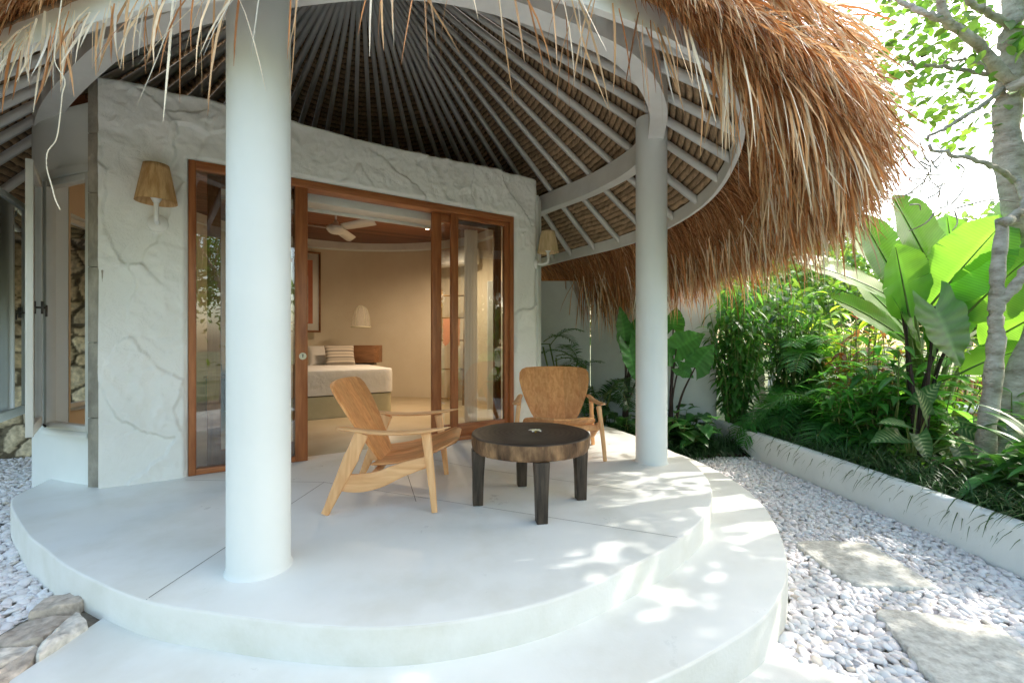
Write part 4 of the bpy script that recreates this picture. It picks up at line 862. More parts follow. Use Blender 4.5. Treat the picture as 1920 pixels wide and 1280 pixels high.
# bedside drum
M['bedside'] = plank_wood('brown_drawer_wood', (.17,.075,.032), (.30,.15,.07), 'X')
ns_ = thing('bedside_table', 'small rounded brown wooden bedside drawer fixed to the wall right of the bed', 'bedside table', (-2.64,8.38,.72))
mb = MB(); rbox(mb, -.26,.22,-.2,.2,0,.31,.10, Mf=lambda x,y,z: (x,y,z)); mb.build('cabinet', M['bedside'], ns_, smooth=True, angle=40)
mb = MB(); mb.box((-.20,-.207,.03),(.16,-.201,.275)); mb.build('drawer', M['bedside'], ns_, bevel=.003)
mb = MB(); mb.box((-.30,-.14,-.05),(.10,.16,-.002)); mb.build('shelf', M['darkmetal'], ns_)
# pendant, a bell of thin wire with gauze
m, n, l, b = mat('gauze', .9, .1); b.inputs['Base Color'].default_value = (.75,.70,.60,1)
tp_ = n.new('ShaderNodeBsdfTransparent'); mx = n.new('ShaderNodeMixShader'); ns2 = n.new('ShaderNodeTexNoise'); ns2.inputs['Scale'].default_value = 260
mr = n.new('ShaderNodeMapRange'); mr.inputs['To Min'].default_value = .55; mr.inputs['To Max'].default_value = .95; l.new(ns2.outputs['Fac'], mr.inputs['Value']); l.new(mr.outputs[0], mx.inputs['Fac'])
l.new(b.outputs[0], mx.inputs[1]); l.new(tp_.outputs[0], mx.inputs[2]); l.new(mx.outputs[0], n['Material Output'].inputs['Surface']); M['gauze'] = m
pl = thing('pendant_lamp', 'cream bell shaped gauze pendant hanging above the bedside drawer', 'pendant lamp', (-2.72,8.2,1.36))
mb = MB(); prof = [(.165,0),(.165,.03),(.15,.15),(.125,.27),(.085,.35),(.03,.385),(.006,.39)]
mb.lathe(prof, n=32); mb.build('bell', M['gauze'], pl, smooth=True)
for q in range(6):
    mb = MB(); mb.sweep([(r_*math.cos(q*PI/3+.2), r_*math.sin(q*PI/3+.2), z_) for r_, z_ in prof[1:]], .004, n=6); mb.build('wire', M['bedbase'], pl, smooth=True)
mb = MB(); a = np.linspace(0, 2*PI, 33); mb.sweep([(.168*math.cos(t), .168*math.sin(t), .0) for t in a], .012, n=8); mb.build('hoop', M['bedbase'], pl, smooth=True)
mb = MB(); mb.sweep([(0,0,.39),(0,0,1.66)], .0015, n=6); mb.build('cord', M['cream'], pl)
# framed print
pf = thing('framed_print', 'tall framed print of a pale arch on terracotta, on the curved bedroom wall', 'picture', (-3.98,8.30,1.27), math.atan2(.55,.80))
mb = MB(); W_, H_ = .46, 1.50
for lo, hi in (((-W_,-.02,0),(W_,.02,.035)),((-W_,-.02,H_-.035),(W_,.02,H_)),((-W_,-.02,.036),(-W_+.035,.02,H_-.036)),((W_-.035,-.02,.036),(W_,.02,H_-.036))): mb.box(lo, hi)
mb.build('frame', M['bedside'], pf)
mb = MB(); mb.box((-W_+.03,-.012,.03),(W_-.03,.0,H_-.03)); mb.build('mount', M['white'], pf)
mb = MB(); mb.add([(-.32,-.0135,.16),(.32,-.0135,.16),(.32,-.0135,H_-.16),(-.32,-.0135,H_-.16)], [(0,1,2,3)], (.45,.16,.09)); mb.build('print', M['col'], pf)
mb = MB(); arc_ = [(-.24,.18),(.24,.18)]+[(.24*math.cos(t), H_-.50+.27*math.sin(t)) for t in np.linspace(0,PI,20)]; mb.add([(x,-.0155,z) for x,z in arc_], [tuple(range(len(arc_)))], (.62,.60,.55))
mb.build('arch', M['col'], pf)
mb = MB(); mb.sweep([(.19,-.018,.75),(.21,-.018,.82),(.20,-.018,.92)], .006,.002, n=6, col=(.4,.2,.1)); mb.add([(.15,-.0165,1.0),(.22,-.0165,.99),(.23,-.0165,1.05),(.17,-.0165,1.07)], [(0,1,2,3)], (.5,.22,.10)); mb.build('motif', M['col'], pf)
# ceiling fan
fn_ = thing('ceiling_fan', 'white three bladed ceiling fan on a short rod in the bedroom', 'ceiling fan', (-2.47,6.38,2.66))
mb = MB(); mb.sweep([(0,0,.10),(0,0,.37)], .014, n=12); mb.build('rod', M['white'], fn_, smooth=True)
mb = MB(); mb.lathe([(.0,.13),(.03,.125),(.045,.09),(.05,.07),(.06,.065)], n=24); mb.build('collar', M['white'], fn_, smooth=True)
mb = MB(); mb.lathe([(.0,.07),(.10,.065),(.125,.045),(.13,.02),(.125,.0),(.11,-.012),(.10,-.03),(.07,-.05),(0,-.055)], n=36); mb.build('motor', M['white'], fn_, smooth=True, angle=40)
for k, az_ in enumerate((-28,92,212)):
    mb = MB(); d = V3(math.cos(R(az_)), math.sin(R(az_)), 0); s_ = V3(-d[1], d[0], 0); v = []
    for q, wd in ((.12,.03),(.17,.05),(.30,.062),(.55,.070),(.68,.068),(.715,.055),(.73,.03)):
        for sg, zz in ((-1,.030),(1,-.030)): v += [tuple(d*q+s_*wd*sg+V3(0,0,.035+zz)), tuple(d*q+s_*wd*sg+V3(0,0,.028+zz))]
    f = []
    for i in range(6): a0 = i*4; f += [(a0,a0+2,a0+6,a0+4),(a0+1,a0+5,a0+7,a0+3),(a0,a0+4,a0+5,a0+1),(a0+2,a0+3,a0+7,a0+6)]
    f += [(0,1,3,2),(24,26,27,25)]; mb.add(v, f); mb.build('blade', M['white'], fn_)
# twin ceiling spots, lit
me_, n, l, b = mat('lit_lamp', .5); b.inputs['Emission Color'].default_value = (1,.78,.45,1); b.inputs['Emission Strength'].default_value = 40; M['lit'] = me_
for (x, y), lab in (((-1.33,7.15),'left one of two small lit cylinder spotlights on the bedroom ceiling'),((-1.19,7.3),'right one of two small lit cylinder spotlights on the bedroom ceiling')):
    t = thing('ceiling_spotlight', lab, 'spotlight', (x,y,2.86), 0, 'lit ceiling spots')
    mb = MB(); mb.lathe([(.026,.0),(.036,.0),(.036,.17),(0,.17)], n=20); mb.build('housing', M['white'], t, smooth=True, angle=40)
    mb = MB(); mb.lathe([(0,.004),(.026,.004)], n=20); mb.build('bulb', M['lit'], t)
    ld = bpy.data.lights.new('spot_lamp', 'SPOT'); ld.energy = 135; ld.spot_size = R(165); ld.spot_blend = 1; ld.color = (1,.77,.53); ld.shadow_soft_size = .04
    lo = bpy.data.objects.new('spot_lamp', ld); COL.objects.link(lo); lo.location = (0,0,-.02); lo.parent = t
# air conditioner
ac = thing('air_conditioner', 'white split air conditioner high on the bedroom wall behind the right door', 'air conditioner', (-.93,8.28,2.46), R(-30))
mb = MB(); mb.box((-.42,-.20,0),(.42,.0,.30)); mb.build('casing', M['white'], ac, bevel=.03)
mb = MB(); mb.box((-.37,-.213,.03),(.37,-.203,.075)); mb.build('louvre', M['linen'], ac, bevel=.003)
# bamboo ladder rack with a garment
M['bamboo'] = noisy('dark_spotted_bamboo', (.05,.028,.012), (.42,.27,.11), 5, 3, .45, .35, .1, 20, (1,1,1.6))
ld_ = thing('bamboo_ladder', 'dark spotted bamboo ladder rack leaning on the bedroom wall', 'ladder', (-1.26,7.95,0))
for x in (0,.42):
    mb = MB(); mb.sweep([(x,-.12,.003),(x,.05,1.0),(x,.22,2.02)], .020, n=12); mb.build('upright', M['bamboo'], ld_, smooth=True)
for z in (.12,.62,1.12,1.52,1.92):
    mb = MB(); mb.sweep([(-.03,-.12+z*.17,z),(.45,-.12+z*.17,z)], .013, n=10); mb.build('rung', M['bamboo'], ld_, smooth=True)
mb = MB(); v = []
for i in range(9):
    for j in range(7): v.append((-1.22+.05*j/1.0+.008*math.sin(i*2.), 8.02+.012*math.sin(j*2.4+i*.3)-.02*i/8, 1.50-.42*i/8*(1+.15*math.sin(j*1.4))))
mb.add(v, [(i*7+j, i*7+j+1, (i+1)*7+j+1, (i+1)*7+j) for i in range(8) for j in range(6)], (.55,.26,.16)); tag(mb.build('garment', M['cloth'], smooth=True), 'terracotta cloth hanging over a rung of the bamboo ladder', 'cloth')
# sheer curtain behind the right leaf and bedside lamp at the left
M['sheer'] = attr_mat('sheer_curtain', .9, .1, .5, .05, 6, tint=(.5,.5,.5))
mb = MB(); v = []
for i in range(2):
    for j in range(60): q = j/59; v.append(Fc(2.70+.16*q, .34+.025*math.sin(q*24), .02+2.43*i))
mb.add(v, [(j, j+1, 60+j+1, 60+j) for j in range(59)]); tag(mb.build('curtain', M['sheer'], smooth=True), 'gathered sheer white curtain behind the right glass door', 'curtain')
bl = thing('nightstand', 'dark narrow nightstand behind the left glass pane', 'nightstand', (-4.45,6.95,0))
mb = MB(); mb.box((-.14,-.14,.06),(.14,.14,.55)); mb.build('body', M['darkmetal'], bl, bevel=.01)
mb = MB(); mb.box((-.16,-.16,.552),(.16,.16,.58)); mb.build('top', M['bedside'], bl, bevel=.004)
bl = thing('table_lamp', 'small table lamp with straight cream shade behind the left glass pane', 'table lamp', (-4.45,6.95,.58))
mb = MB(); mb.lathe([(.0,.0),(.07,.0),(.05,.02),(.02,.05),(.02,.2)], n=20); mb.build('base', M['darkmetal'], bl, smooth=True)
mb = MB(); mb.lathe([(.13,.18),(.13,.46),(.125,.46),(.125,.18),(.13,.18)], n=32); mb.build('lamp_shade', M['linenshade'], bl, smooth=True, angle=40)
# loose twisted root dangling from the thatch
mb = MB(); rp_ = [(118,148),(112,160),(95,210),(100,250),(120,300),(118,330),(110,390),(103,430),(88,460),(88,500),(100,540),(104,580),(115,640)]
pts = [(122,-40),(112,30),(104,90),(104,120),(122,152),(117,178),(114,210),(106,262),(90,285),(88,315),(98,352),(104,375),(113,394)]
mb.sweep(spl([tuple(Wd(x, y, 1.75)) for x, y in pts], 60), .0022, n=6, col=(.62,.56,.44))
Rb(mb, 'hanging_root', M['col'], smooth=True)

# ------------------------------------------------------------------ planting
def leafgrid(mb, P0, D, up, L, W, prof=(.55,.9,1,.97,.85,.62,.3,.02), lobe=.0, fold=.12, droop=.6, ns=9, nst=34, col=(.05,.16,.03), veins=10, vamp=.12, rip=.02, pale=None, droop_side=0., seed=0, split=0):
    """one big leaf: midrib line bending under its weight, blade on both sides with lateral veins and a rippled edge"""
    P = np.array(P0, float); D = nrm(np.array(D, float)); up = np.array(up, float); r = np.random.default_rng(seed+int(abs(P[0]*999+P[1]*777)))
    side = nrm(np.cross(D, up)); st = L/(nst-1); t = np.linspace(0,1,nst); pr = np.interp(t, np.linspace(0,1,len(prof)), prof)
    sv = np.linspace(-1,1,ns); v, c = [], []; ph = r.uniform(0,6,4); col = np.array(col)
    el_ = 1+rip*2*np.sin(t*21+ph[0])+rip*r.normal(0,1,nst); er_ = 1+rip*2*np.sin(t*19+ph[1])+rip*r.normal(0,1,nst)
    if split:
        for _ in range(split):
            k = r.integers(int(nst*.25), nst-3); (el_ if r.random() < .5 else er_)[k] *= r.uniform(.35,.7)
    for i in range(nst):
        s = nrm(side-D*np.dot(side,D)); nn = np.cross(s, D)
        if nn[2] < 0 and abs(up[2]) > .5: pass
        for q in sv:
            wq = W*.5*pr[i]*(el_[i] if q < 0 else er_[i]); back = lobe*L*(abs(q)**1.4)*(1-t[i])**3
            off = nn*(abs(q)*wq*fold+rip*W*.5*math.sin(t[i]*30+q*2+ph[2])*abs(q)) - V3(0,0,1)*droop_side*wq*q*q
            v.append(P+s*q*wq-D*back+off)
            ve = 1+vamp*math.sin((t[i]*veins-abs(q)*.8)*2*PI)+(.35 if abs(q) < .01 else 0)
            cc = col*ve
            if pale is not None:
                m_ = max(0, math.sin((t[i]*9-abs(q)*1.1)*2*PI)+.1)*(1-abs(q))**1.3*.6*(1 if .06 < t[i] < .9 else 0)*r.uniform(.6,1.2); m_ = min(1, m_); cc = cc*(1-m_)+np.array(pale)*m_
            c.append(np.clip(cc, .003, 1))
        P = P+D*st; D = nrm(D-V3(0,0,1)*droop/(nst-1))
    mb.add(v, [(i*ns+j, i*ns+j+1, (i+1)*ns+j+1, (i+1)*ns+j) for i in range(nst-1) for j in range(ns-1)], np.array(c)); return P
ELL = (.12,.55,.9,1,.9,.62,.25,.02)
BAN = (.10,.55,.85,.97,1,1,.97,.9,.75,.45,.05)
HRT = (.62,.9,1,.97,.86,.68,.45,.2,.01)
def root(name, label, cat, p, group=None): return thing(name, label, cat, p, 0, group)

def palm(name, label, p, nfr, Lf, up_el=(.6,1.25), leafL=.28, leafW=.020, col=(.030,.10,.028), group=None, azr=(0,2*PI), gr=1.1, h0=.0, stems=0, seed=1, nl=30, cat='palm'):
    r = np.random.default_rng(seed); t = root(name, label, cat, p, group); P0 = np.array(p, float); mbs, mbl = MB(), MB()
    tops = [(P0+V3(0,0,h0))]
    if stems:
        tops = []
        for k in range(stems):
            b = P0+V3(r.normal(0,.10), r.normal(0,.07), 0); tp_ = b+V3(r.normal(0,.16), r.normal(0,.08), h0*r.uniform(.55,1.05)); tops.append(tp_)
            mbs.sweep([b, (b+tp_)/2+V3(r.normal(0,.02),0,0), tp_], .012, n=7)
    for k in range(nfr):
        az_ = r.uniform(*azr); e = r.uniform(*up_el); b = tops[k % len(tops)]+V3(r.normal(0,.02), r.normal(0,.02), r.normal(0,.04)); L_ = Lf*r.uniform(.75,1.1)
        D = V3(math.cos(az_)*math.cos(e), math.sin(az_)*math.cos(e), math.sin(e)); n_ = 20; pts, Ds = [b], [D]
        for i in range(n_): pts.append(pts[-1]+Ds[-1]*L_/n_); d2 = Ds[-1]-V3(0,0,1)*gr/n_*(1+i/n_); Ds.append(nrm(d2))
        pts, Ds = np.array(pts), np.array(Ds); mbs.sweep(pts, np.linspace(.008,.002,n_+1), n=5)
        mbl = MB(); tt = np.linspace(.22,1,nl); xi = tt*n_; i0 = np.clip(xi.astype(int),0,n_-1); PP = pts[i0]+(pts[i0+1]-pts[i0])*(xi-i0)[:,None]; DD = Ds[i0]
        sd = nrm(np.cross(DD, V3(0,0,1))); nn = np.cross(sd, DD); ll = leafL*np.sin(PI*np.clip(tt*.78+.14,0,1))**.7
        c_ = np.array(col)*r.uniform(.75,1.35)
        for sg in (-1,1):
            d_ = nrm(sd*sg*.9+DD*.55+nn*.22+r.normal(0,.07,(nl,3)))
            ribbons(mbl, PP, d_, ll*r.uniform(.85,1.1,nl), leafW*r.uniform(.8,1.15,nl), .75, (.45,1,.9,.6,.06), up=nn, fold=.25, col=shades(c_, nl, .12, .05))
        build_in(mbl, 'frond', M['leaf'], t)
    build_in(mbs, 'stem', M['greenstem'], t, smooth=True); return t
def bush(name, label, p, nst, h, spread, lL, lW, col, per=9, group=None, seed=1, prof=ELL, m='leaf', el=(-.2,.7), cat='shrub', stemm='greenstem', big=False, gr=.9, lobe=0, fold=.2, zmin=.15):
    """stems fanning from the base, each carrying leaves set round it"""
    r = np.random.default_rng(seed); t = root(name, label, cat, p, group); P0 = np.array(p, float); ms, ml = MB(), MB()
    for k in range(nst):
        az_ = r.uniform(0,2*PI); s_ = spread*math.sqrt(r.random()); hh = h*r.uniform(.6,1.05)*(1-.25*(s_/max(spread,.01))**2)
        e = P0+V3(math.cos(az_)*s_, math.sin(az_)*s_, hh); b = P0+V3(math.cos(az_)*s_*.25, math.sin(az_)*s_*.25, 0); mid = (b+e)/2+V3(r.normal(0,.04), r.normal(0,.04), .04)
        path = spl([b, mid, e], 9); ms.sweep(path, np.linspace(.011,.004,9), n=5)
        u = np.linspace(zmin,1,per); x = u*8; i0 = np.clip(x.astype(int),0,7); PP = path[i0]+(path[i0+1]-path[i0])*(x-i0)[:,None]
        a_ = r.uniform(0,6)+np.arange(per)*2.4; ee = r.uniform(*el, per); D = np.stack([np.cos(a_)*np.cos(ee), np.sin(a_)*np.cos(ee), np.sin(ee)], 1)
        Ls = lL*r.uniform(.7,1.15,per); cc = shades(np.array(col)*r.uniform(.75,1.3), per, .18, .07)
        if big:
            for i in range(per): leafgrid(ml, PP[i]+D[i]*.05, D[i], (0,0,1), Ls[i], lW*Ls[i]/lL, prof, lobe, fold, gr, 7, 14, cc[i], 6, .06, .02, seed=k*9+i)
        else: ribbons(ml, PP, D, Ls, lW*Ls/lL, gr, prof, fold=fold, col=cc, wave=.05)
    build_in(ms, 'stem', M[stemm], t, smooth=True); build_in(ml, 'foliage', M[m], t, smooth=big); return t
def strap(name, label, kind, pts_fn, n, L, W, col, seed=1):
    r = np.random.default_rng(seed); mb = MB(); X, Y, Z = pts_fn(r, n); n = len(X); a = r.uniform(0,2*PI,n); e = r.uniform(.35,1.35,n)
    D = np.stack([np.cos(a)*np.cos(e), np.sin(a)*np.cos(e), np.sin(e)], 1)
    ribbons(mb, np.stack([X,Y,Z],1), D, r.uniform(L*.6,L*1.2,n), r.uniform(W*.7,W*1.2,n), r.uniform(1.6,3.2,n), (.7,1,.95,.75,.45,.06), fold=.25, col=shades(col, n, .25, .08))
    return tag(mb.build(name, M['grassleaf']), label, kind, kind='stuff')
# border of mondo grass along the planter and round the rear bed
def pts_planter(r, n):
    Y = np.concatenate([r.uniform(-1.5,6.3,int(n*.75)), r.uniform(1.5,5.5,n-int(n*.75))]); x0 = np.interp(Y, pw[:,1], pw[:,0]); X = x0+.165+np.abs(r.normal(0,.22,n)); return X, Y, np.full(n, ZB-.01)
strap('border_grass', 'dark green strap leaved border grass spilling over the low planter wall', 'border grass', pts_planter, 7500, .36, .0105, (.028,.075,.022), 5)
def pts_rear(r, n):
    X = r.uniform(.9,3.0,n); Y = 5.76+np.abs(r.normal(0,.25,n))+.12*np.sin(X*5); k = X > 1.35-(Y-5.8)*.5; return X[k], Y[k], np.full(k.sum(), -.34)
strap('border_grass', 'dark border grass at the foot of the white garden wall behind the terrace', 'border grass', pts_rear, 3200, .42, .012, (.022,.060,.020), 6)
# ground cover of small leaves under the big plants
def cover(x0,x1,y0,y1,n,z,seed,label,col):
    r = np.random.default_rng(seed); mb = MB(); X, Y = r.uniform(x0,x1,n), r.uniform(y0,y1,n); a = r.uniform(0,2*PI,n); e = r.uniform(-.1,.8,n)
    ribbons(mb, np.stack([X,Y,z+r.uniform(0,.22,n)],1), np.stack([np.cos(a)*np.cos(e), np.sin(a)*np.cos(e), np.sin(e)],1), r.uniform(.08,.2,n), r.uniform(.03,.08,n), 1.2, ELL, fold=.2, col=shades(col,n,.3,.1))
    return tag(mb.build('ground_cover', M['leaf']), label, 'ground cover', kind='stuff')
cover(3.5,6.6,-1.5,6.3,5200,ZB,8,'low leafy ground cover between the stems in the planter bed',(.035,.085,.022))

# palms against the white wall
palm('bamboo_palm', 'feathery bamboo palm with thin canes against the white wall, beside the facade corner', (.78,6.75,-.33), 11, .62, (.1,1.0), .20, .018, (.022,.060,.022), 'palms at the white garden wall', h0=1.35, stems=5, seed=4, nl=18)
palm('bamboo_palm', 'lower darker palm clump behind the far armchair, left of the elephant ear leaves', (1.28,6.5,-.33), 16, .62, (.2,1.2), .24, .018, (.016,.045,.018), 'palms at the white garden wall', h0=.75, stems=7, seed=9, nl=22)
# alocasia
def alocasia(label, p, leaves, col=(.035,.125,.028), group='elephant ears by the white wall', name='elephant_ear', stemm='stem', lm='darkleaf'):
    t = root(name, label, 'elephant ear', p, group); P0 = np.array(p, float); ms, ml = MB(), MB()
    for i, (px, py, Y, ang, L_, W_, face) in enumerate(leaves):
        A = Wd(px, py, Y); b = P0+V3(.03*math.cos(i*2.1), .03*math.sin(i*2.1), 0); m1 = b*.45+A*.55+V3((b[0]-A[0])*.22, 0, .05)
        ms.sweep(spl([b, m1, A], 16), np.linspace(.024,.009,16), n=8)
        D = V3(math.cos(R(ang)), -.15, math.sin(R(ang))); leafgrid(ml, A, D, face, L_, W_, HRT, .34, .10, .25, 13, 34, np.array(col)*rng.uniform(.8,1.2), 9, .16, .028, seed=i)
        build_in(ms, 'stalk', M[stemm], t, smooth=True); build_in(ml, 'leaf', M[lm], t, smooth=True); ms, ml = MB(), MB()
    return t
FC_ = (0.15,-1,.25)
alocasia('tall elephant ear with upright leaves left of the slim white column', (1.55,6.3,-.33),
    [(1172,640,6.3,100,.50,.30,(.5,-1,0)),(1178,650,6.2,-78,.52,.30,(.35,-1,.2)),(1186,655,6.35,62,.38,.40,FC_),(1196,622,6.45,70,.36,.26,FC_),(1200,700,6.2,-60,.28,.24,FC_)])
alocasia('elephant ear with broad heart shaped leaves right of the slim white column', (2.15,6.2,-.33),
    [(1262,618,6.3,85,.32,.32,FC_),(1268,655,6.1,35,.42,.38,(0,-1,.45)),(1262,668,6.2,150,.36,.34,FC_),(1303,690,6.05,58,.40,.36,FC_),(1272,690,6.1,-30,.24,.22,FC_)])
bush('philodendron', 'low glossy heart leaved philodendron between pebbles and the white wall', (2.3,6.02,-.34), 26, .55, .50, .22, .17, (.028,.090,.022), 6, seed=12, m='darkleaf', prof=HRT, big=True, lobe=.25, cat='shrub', group='low shrubs in the rear bed')
bush('philodendron', 'low broad leaved shrub at the foot of the elephant ear left of the slim column', (1.55,6.15,-.34), 18, .55, .40, .20, .15, (.030,.095,.022), 6, seed=13, m='darkleaf', prof=HRT, big=True, lobe=.25, group='low shrubs in the rear bed')

# hedge of climbers at the end of the white wall
bush('climbing_shrub', 'tall climbing shrub with fingered leaves at the right end of the white wall', (3.16,6.45,ZB), 42, 2.35, .42, .22, .060, (.035,.10,.025), 24, seed=20, el=(-.9,.5), gr=1.0)
bush('climbing_shrub', 'dense dark climber behind the feathery palms of the planter', (3.95,6.55,ZB), 34, 2.0, .50, .22, .062, (.025,.070,.020), 22, seed=21, el=(-.9,.5), gr=1.0)
palm('areca_palm', 'feathery green palm hanging over the far end of the planter wall', (3.72,6.0,ZB), 26, 1.0, (.85,1.45), .30, .017, (.030,.105,.028), 'feathery palms in the planter', seed=31, nl=34, gr=1.9)
palm('areca_palm', 'arching feathery palm in mid planter, left of the red leaved shrub', (4.0,5.45,ZB), 24, 1.2, (.7,1.4), .30, .017, (.032,.11,.030), 'feathery palms in the planter', seed=32, nl=34, gr=1.8)
palm('areca_palm', 'taller feathery palm at the back of the planter', (4.4,6.6,ZB), 20, 1.5, (.5,1.3), .34, .02, (.04,.12,.035), 'feathery palms in the planter', seed=33, nl=34, gr=1.6, h0=.5)
bush('ginger_plant', 'leafy ginger canes with long pointed leaves in front of the banana clump', (3.85,4.75,ZB), 15, 1.35, .30, .36, .085, (.04,.13,.030), 11, 'ginger canes', 40, el=(-.1,.9), gr=1.1, big=True)
bush('ginger_plant', 'leafy ginger canes left of the black stemmed elephant ear', (3.75,5.15,ZB), 13, 1.15, .36, .34, .085, (.038,.12,.030), 10, 'ginger canes', 41, el=(-.1,.8), gr=1.2, big=True)
bush('croton', 'croton shrub with maroon and yellow leaves among the ginger canes', (4.25,5.5,ZB), 18, 1.55, .36, .30, .055, (.075,.038,.022), 12, None, 42, el=(-.2,.9), gr=1.1)
bush('ti_plant', 'bright yellow green shrub behind the croton', (4.7,6.2,ZB), 26, 2.0, .6, .34, .075, (.13,.20,.035), 13, None, 43, el=(-.2,.9), gr=1.0)
hf = root('heliconia_flower', 'small red flower spike standing above the croton', 'flower', tuple(Wd(1605,600,5.1)))
mb = MB(); P_ = Wd(1605,600,5.1); r_ = np.random.default_rng(2)
for k in range(9):
    a_ = k*2.2; ribbons(mb, P_+V3(0,0,.012*k), V3(math.cos(a_)*.8, math.sin(a_)*.8, .8), .09, .028, .3, ELL, fold=.3, col=(.60,.025,.02))
build_in(mb, 'bracts', M['leaf'], hf); mb = MB(); mb.sweep([P_+V3(.02,.02,-.75), P_+V3(0,0,.06)], .006, n=6); build_in(mb, 'stem', M['greenstem'], hf)

# banana clump: each leaf from its base to its tip, at real depths
bn = root('banana_plant', 'big banana clump with glowing translucent paddle leaves rising over the planter', 'banana plant', (4.45,4.9,ZB))
BC = (.13,.30,.055)
ms, ml = MB(), MB()
def bleaf(base, a, b, width, face=(0,-1,.2), bend=.10, col=BC, seed=0, split=3):
    ms, ml = MB(), MB()
    A, B = np.array(a, float), np.array(b, float); L_ = np.linalg.norm(B-A); d = nrm(B-A); 
    bs = np.array(base, float); ms.sweep(spl([bs, (bs+A)/2+V3(0,0,.08)+(bs-A)*V3(.12,.12,0), A], 14), np.linspace(.034,.014,14), n=8)
    D0 = nrm(d+V3(0,0,bend)); leafgrid(ml, A, D0, face, L_*1.02, width, BAN, 0, .16, bend*2, 11, 150, np.array(col)*rng.uniform(.7,1.2), 40, .10, .014, seed=seed, split=split)
    pts = []; P = A.copy(); D = D0.copy()
    for i in range(30): pts.append(P.copy()+V3(0,-.004,-.004)); P = P+D*L_*1.02/30; D = nrm(D-V3(0,0,1)*bend*2/30)
    ms.sweep(pts, np.linspace(.013,.003,30), n=6); build_in(ms, 'stalk', M['greenstem'], bn, smooth=True); build_in(ml, 'leaf', M['bananaleaf'], bn, smooth=True)
cr = (4.45,4.9,.35)
L3 = [((1762,535),4.8,(1675,372),4.5,.66,(.3,-1,.1),.05),((1692,560),5.0,(1548,385),5.1,.56,(.5,-1,.5),.08),((1690,570),4.7,(1478,488),4.6,.46,(.1,-.8,.9),.18),
      ((1705,600),4.6,(1678,462),4.4,.62,(.1,-1,.2),.04),((1742,575),4.7,(1892,405),4.35,.60,(-.6,-1,.6),.06),((1790,520),5.2,(1775,405),5.3,.62,(0,-1,.1),.05),
      ((1840,560),5.1,(1975,380),4.9,.66,(-.3,-1,.3),.08),((1840,650),4.9,(2010,560),4.5,.56,(0,-.8,1),.12),((1800,600),4.6,(1945,470),4.2,.60,(-.4,-1,.5),.10),
      ((1740,600),5.4,(1630,450),5.8,.66,(.2,-1,.3),.06),((1800,700),4.7,(1940,650),4.4,.36,(-.2,-.7,1),.2),((1865,600),5.6,(1890,370),5.8,.66,(0,-1,.2),.05),((1760,640),5.2,(1840,500),5.3,.5,(0,-1,.3),.06),((1720,640),5.2,(1600,520),5.3,.5,(.2,-1,.5),.1),((1715,590),5.0,(1612,405),4.9,.62,(.2,-1,.2),.05),((1700,640),4.9,(1560,560),4.8,.42,(.1,-.9,.8),.15)]
for i, (a, ya, b, yb, wd_, fc_, be) in enumerate(L3): bleaf(V3(*cr)+V3(rng.normal(0,.08), rng.normal(0,.08), 0), Wd(*a, ya), Wd(*b, yb), wd_, fc_, be, seed=i)
for k in range(4):
    b = V3(4.45+.13*math.cos(k*1.7), 4.9+.13*math.sin(k*1.7), ZB-.02); ms.sweep([b, b+V3(0,0,.5), V3(*cr)+V3(0,0,.2)+V3(.08*math.cos(k),0,.1*k)], [.075,.06,.035], n=12)
build_in(ms, 'stem', M['greenstem'], bn, smooth=True)
alocasia('large elephant ear with blackish stems and bright hanging leaves in front of the banana clump', (3.97,4.45,ZB),
    [(1752,575,4.3,-72,.62,.62,(.25,-1,.1)),(1758,640,4.4,115,.42,.40,(.2,-1,.2)),(1690,585,4.5,-70,.55,.36,(.9,-1,.1)),(1850,545,4.6,30,.46,.40,(-.3,-1,.4)),(1790,600,4.6,60,.40,.38,(0,-1,.4)),(1700,560,4.8,110,.40,.34,FC_)], (.11,.28,.05), 'elephant ears in the planter', lm='bananaleaf')
# dieffenbachia with pale veins
df = root('dieffenbachia', 'dieffenbachia with cream veined broad leaves hanging over the border grass', 'dieffenbachia', (3.65,4.2,ZB)); ms, ml = MB(), MB()
for i, (px, py, Y, ang, L_, W_, f_) in enumerate([(1690,818,4.0,178,.34,.20,(0,-.6,1)),(1700,798,4.0,165,.32,.17,(0,-.4,1)),(1722,815,3.95,-75,.27,.20,(.1,-1,.4)),(1740,780,4.1,120,.34,.20,(.2,-1,.5)),(1800,800,4.2,-30,.34,.20,(0,-1,.6)),(1795,840,4.0,-70,.26,.18,(0,-1,.5)),(1720,760,4.3,60,.3,.18,(0,-1,.6))]):
    A = Wd(px,py,Y); b = V3(3.68,4.2,ZB); ms.sweep(spl([b, b*.4+A*.6+V3(0,0,.06), A], 12), .008, n=7)
    leafgrid(ml, A, (math.cos(R(ang)),-.2,math.sin(R(ang))), f_, L_, W_, HRT[1:], .15, .12, .35, 17, 80, (.028,.085,.025), 10, .06, .015, pale=(.50,.58,.34), seed=i)
    build_in(ms, 'stalk', M['greenstem'], df, smooth=True); build_in(ml, 'leaf', M['darkleaf'], df, smooth=True); ms, ml = MB(), MB()
bush('spider_lily', 'clump of long glossy pointed leaves at the right edge, in front of the tree foot', (4.02,3.45,ZB), 12, .55, .26, .54, .085, (.04,.135,.030), 7, None, 50, el=(.1,1.0), gr=1.2, big=True, m='darkleaf', prof=(.5,.8,1,1,.85,.5,.05))
bush('broad_leaf_shrub', 'mid height shrub with broad bright oval leaves between the ginger canes and the banana stems', (4.15,4.85,ZB), 14, 1.25, .42, .30, .13, (.06,.17,.035), 9, None, 55, el=(-.2,.8), gr=1.0, big=True)
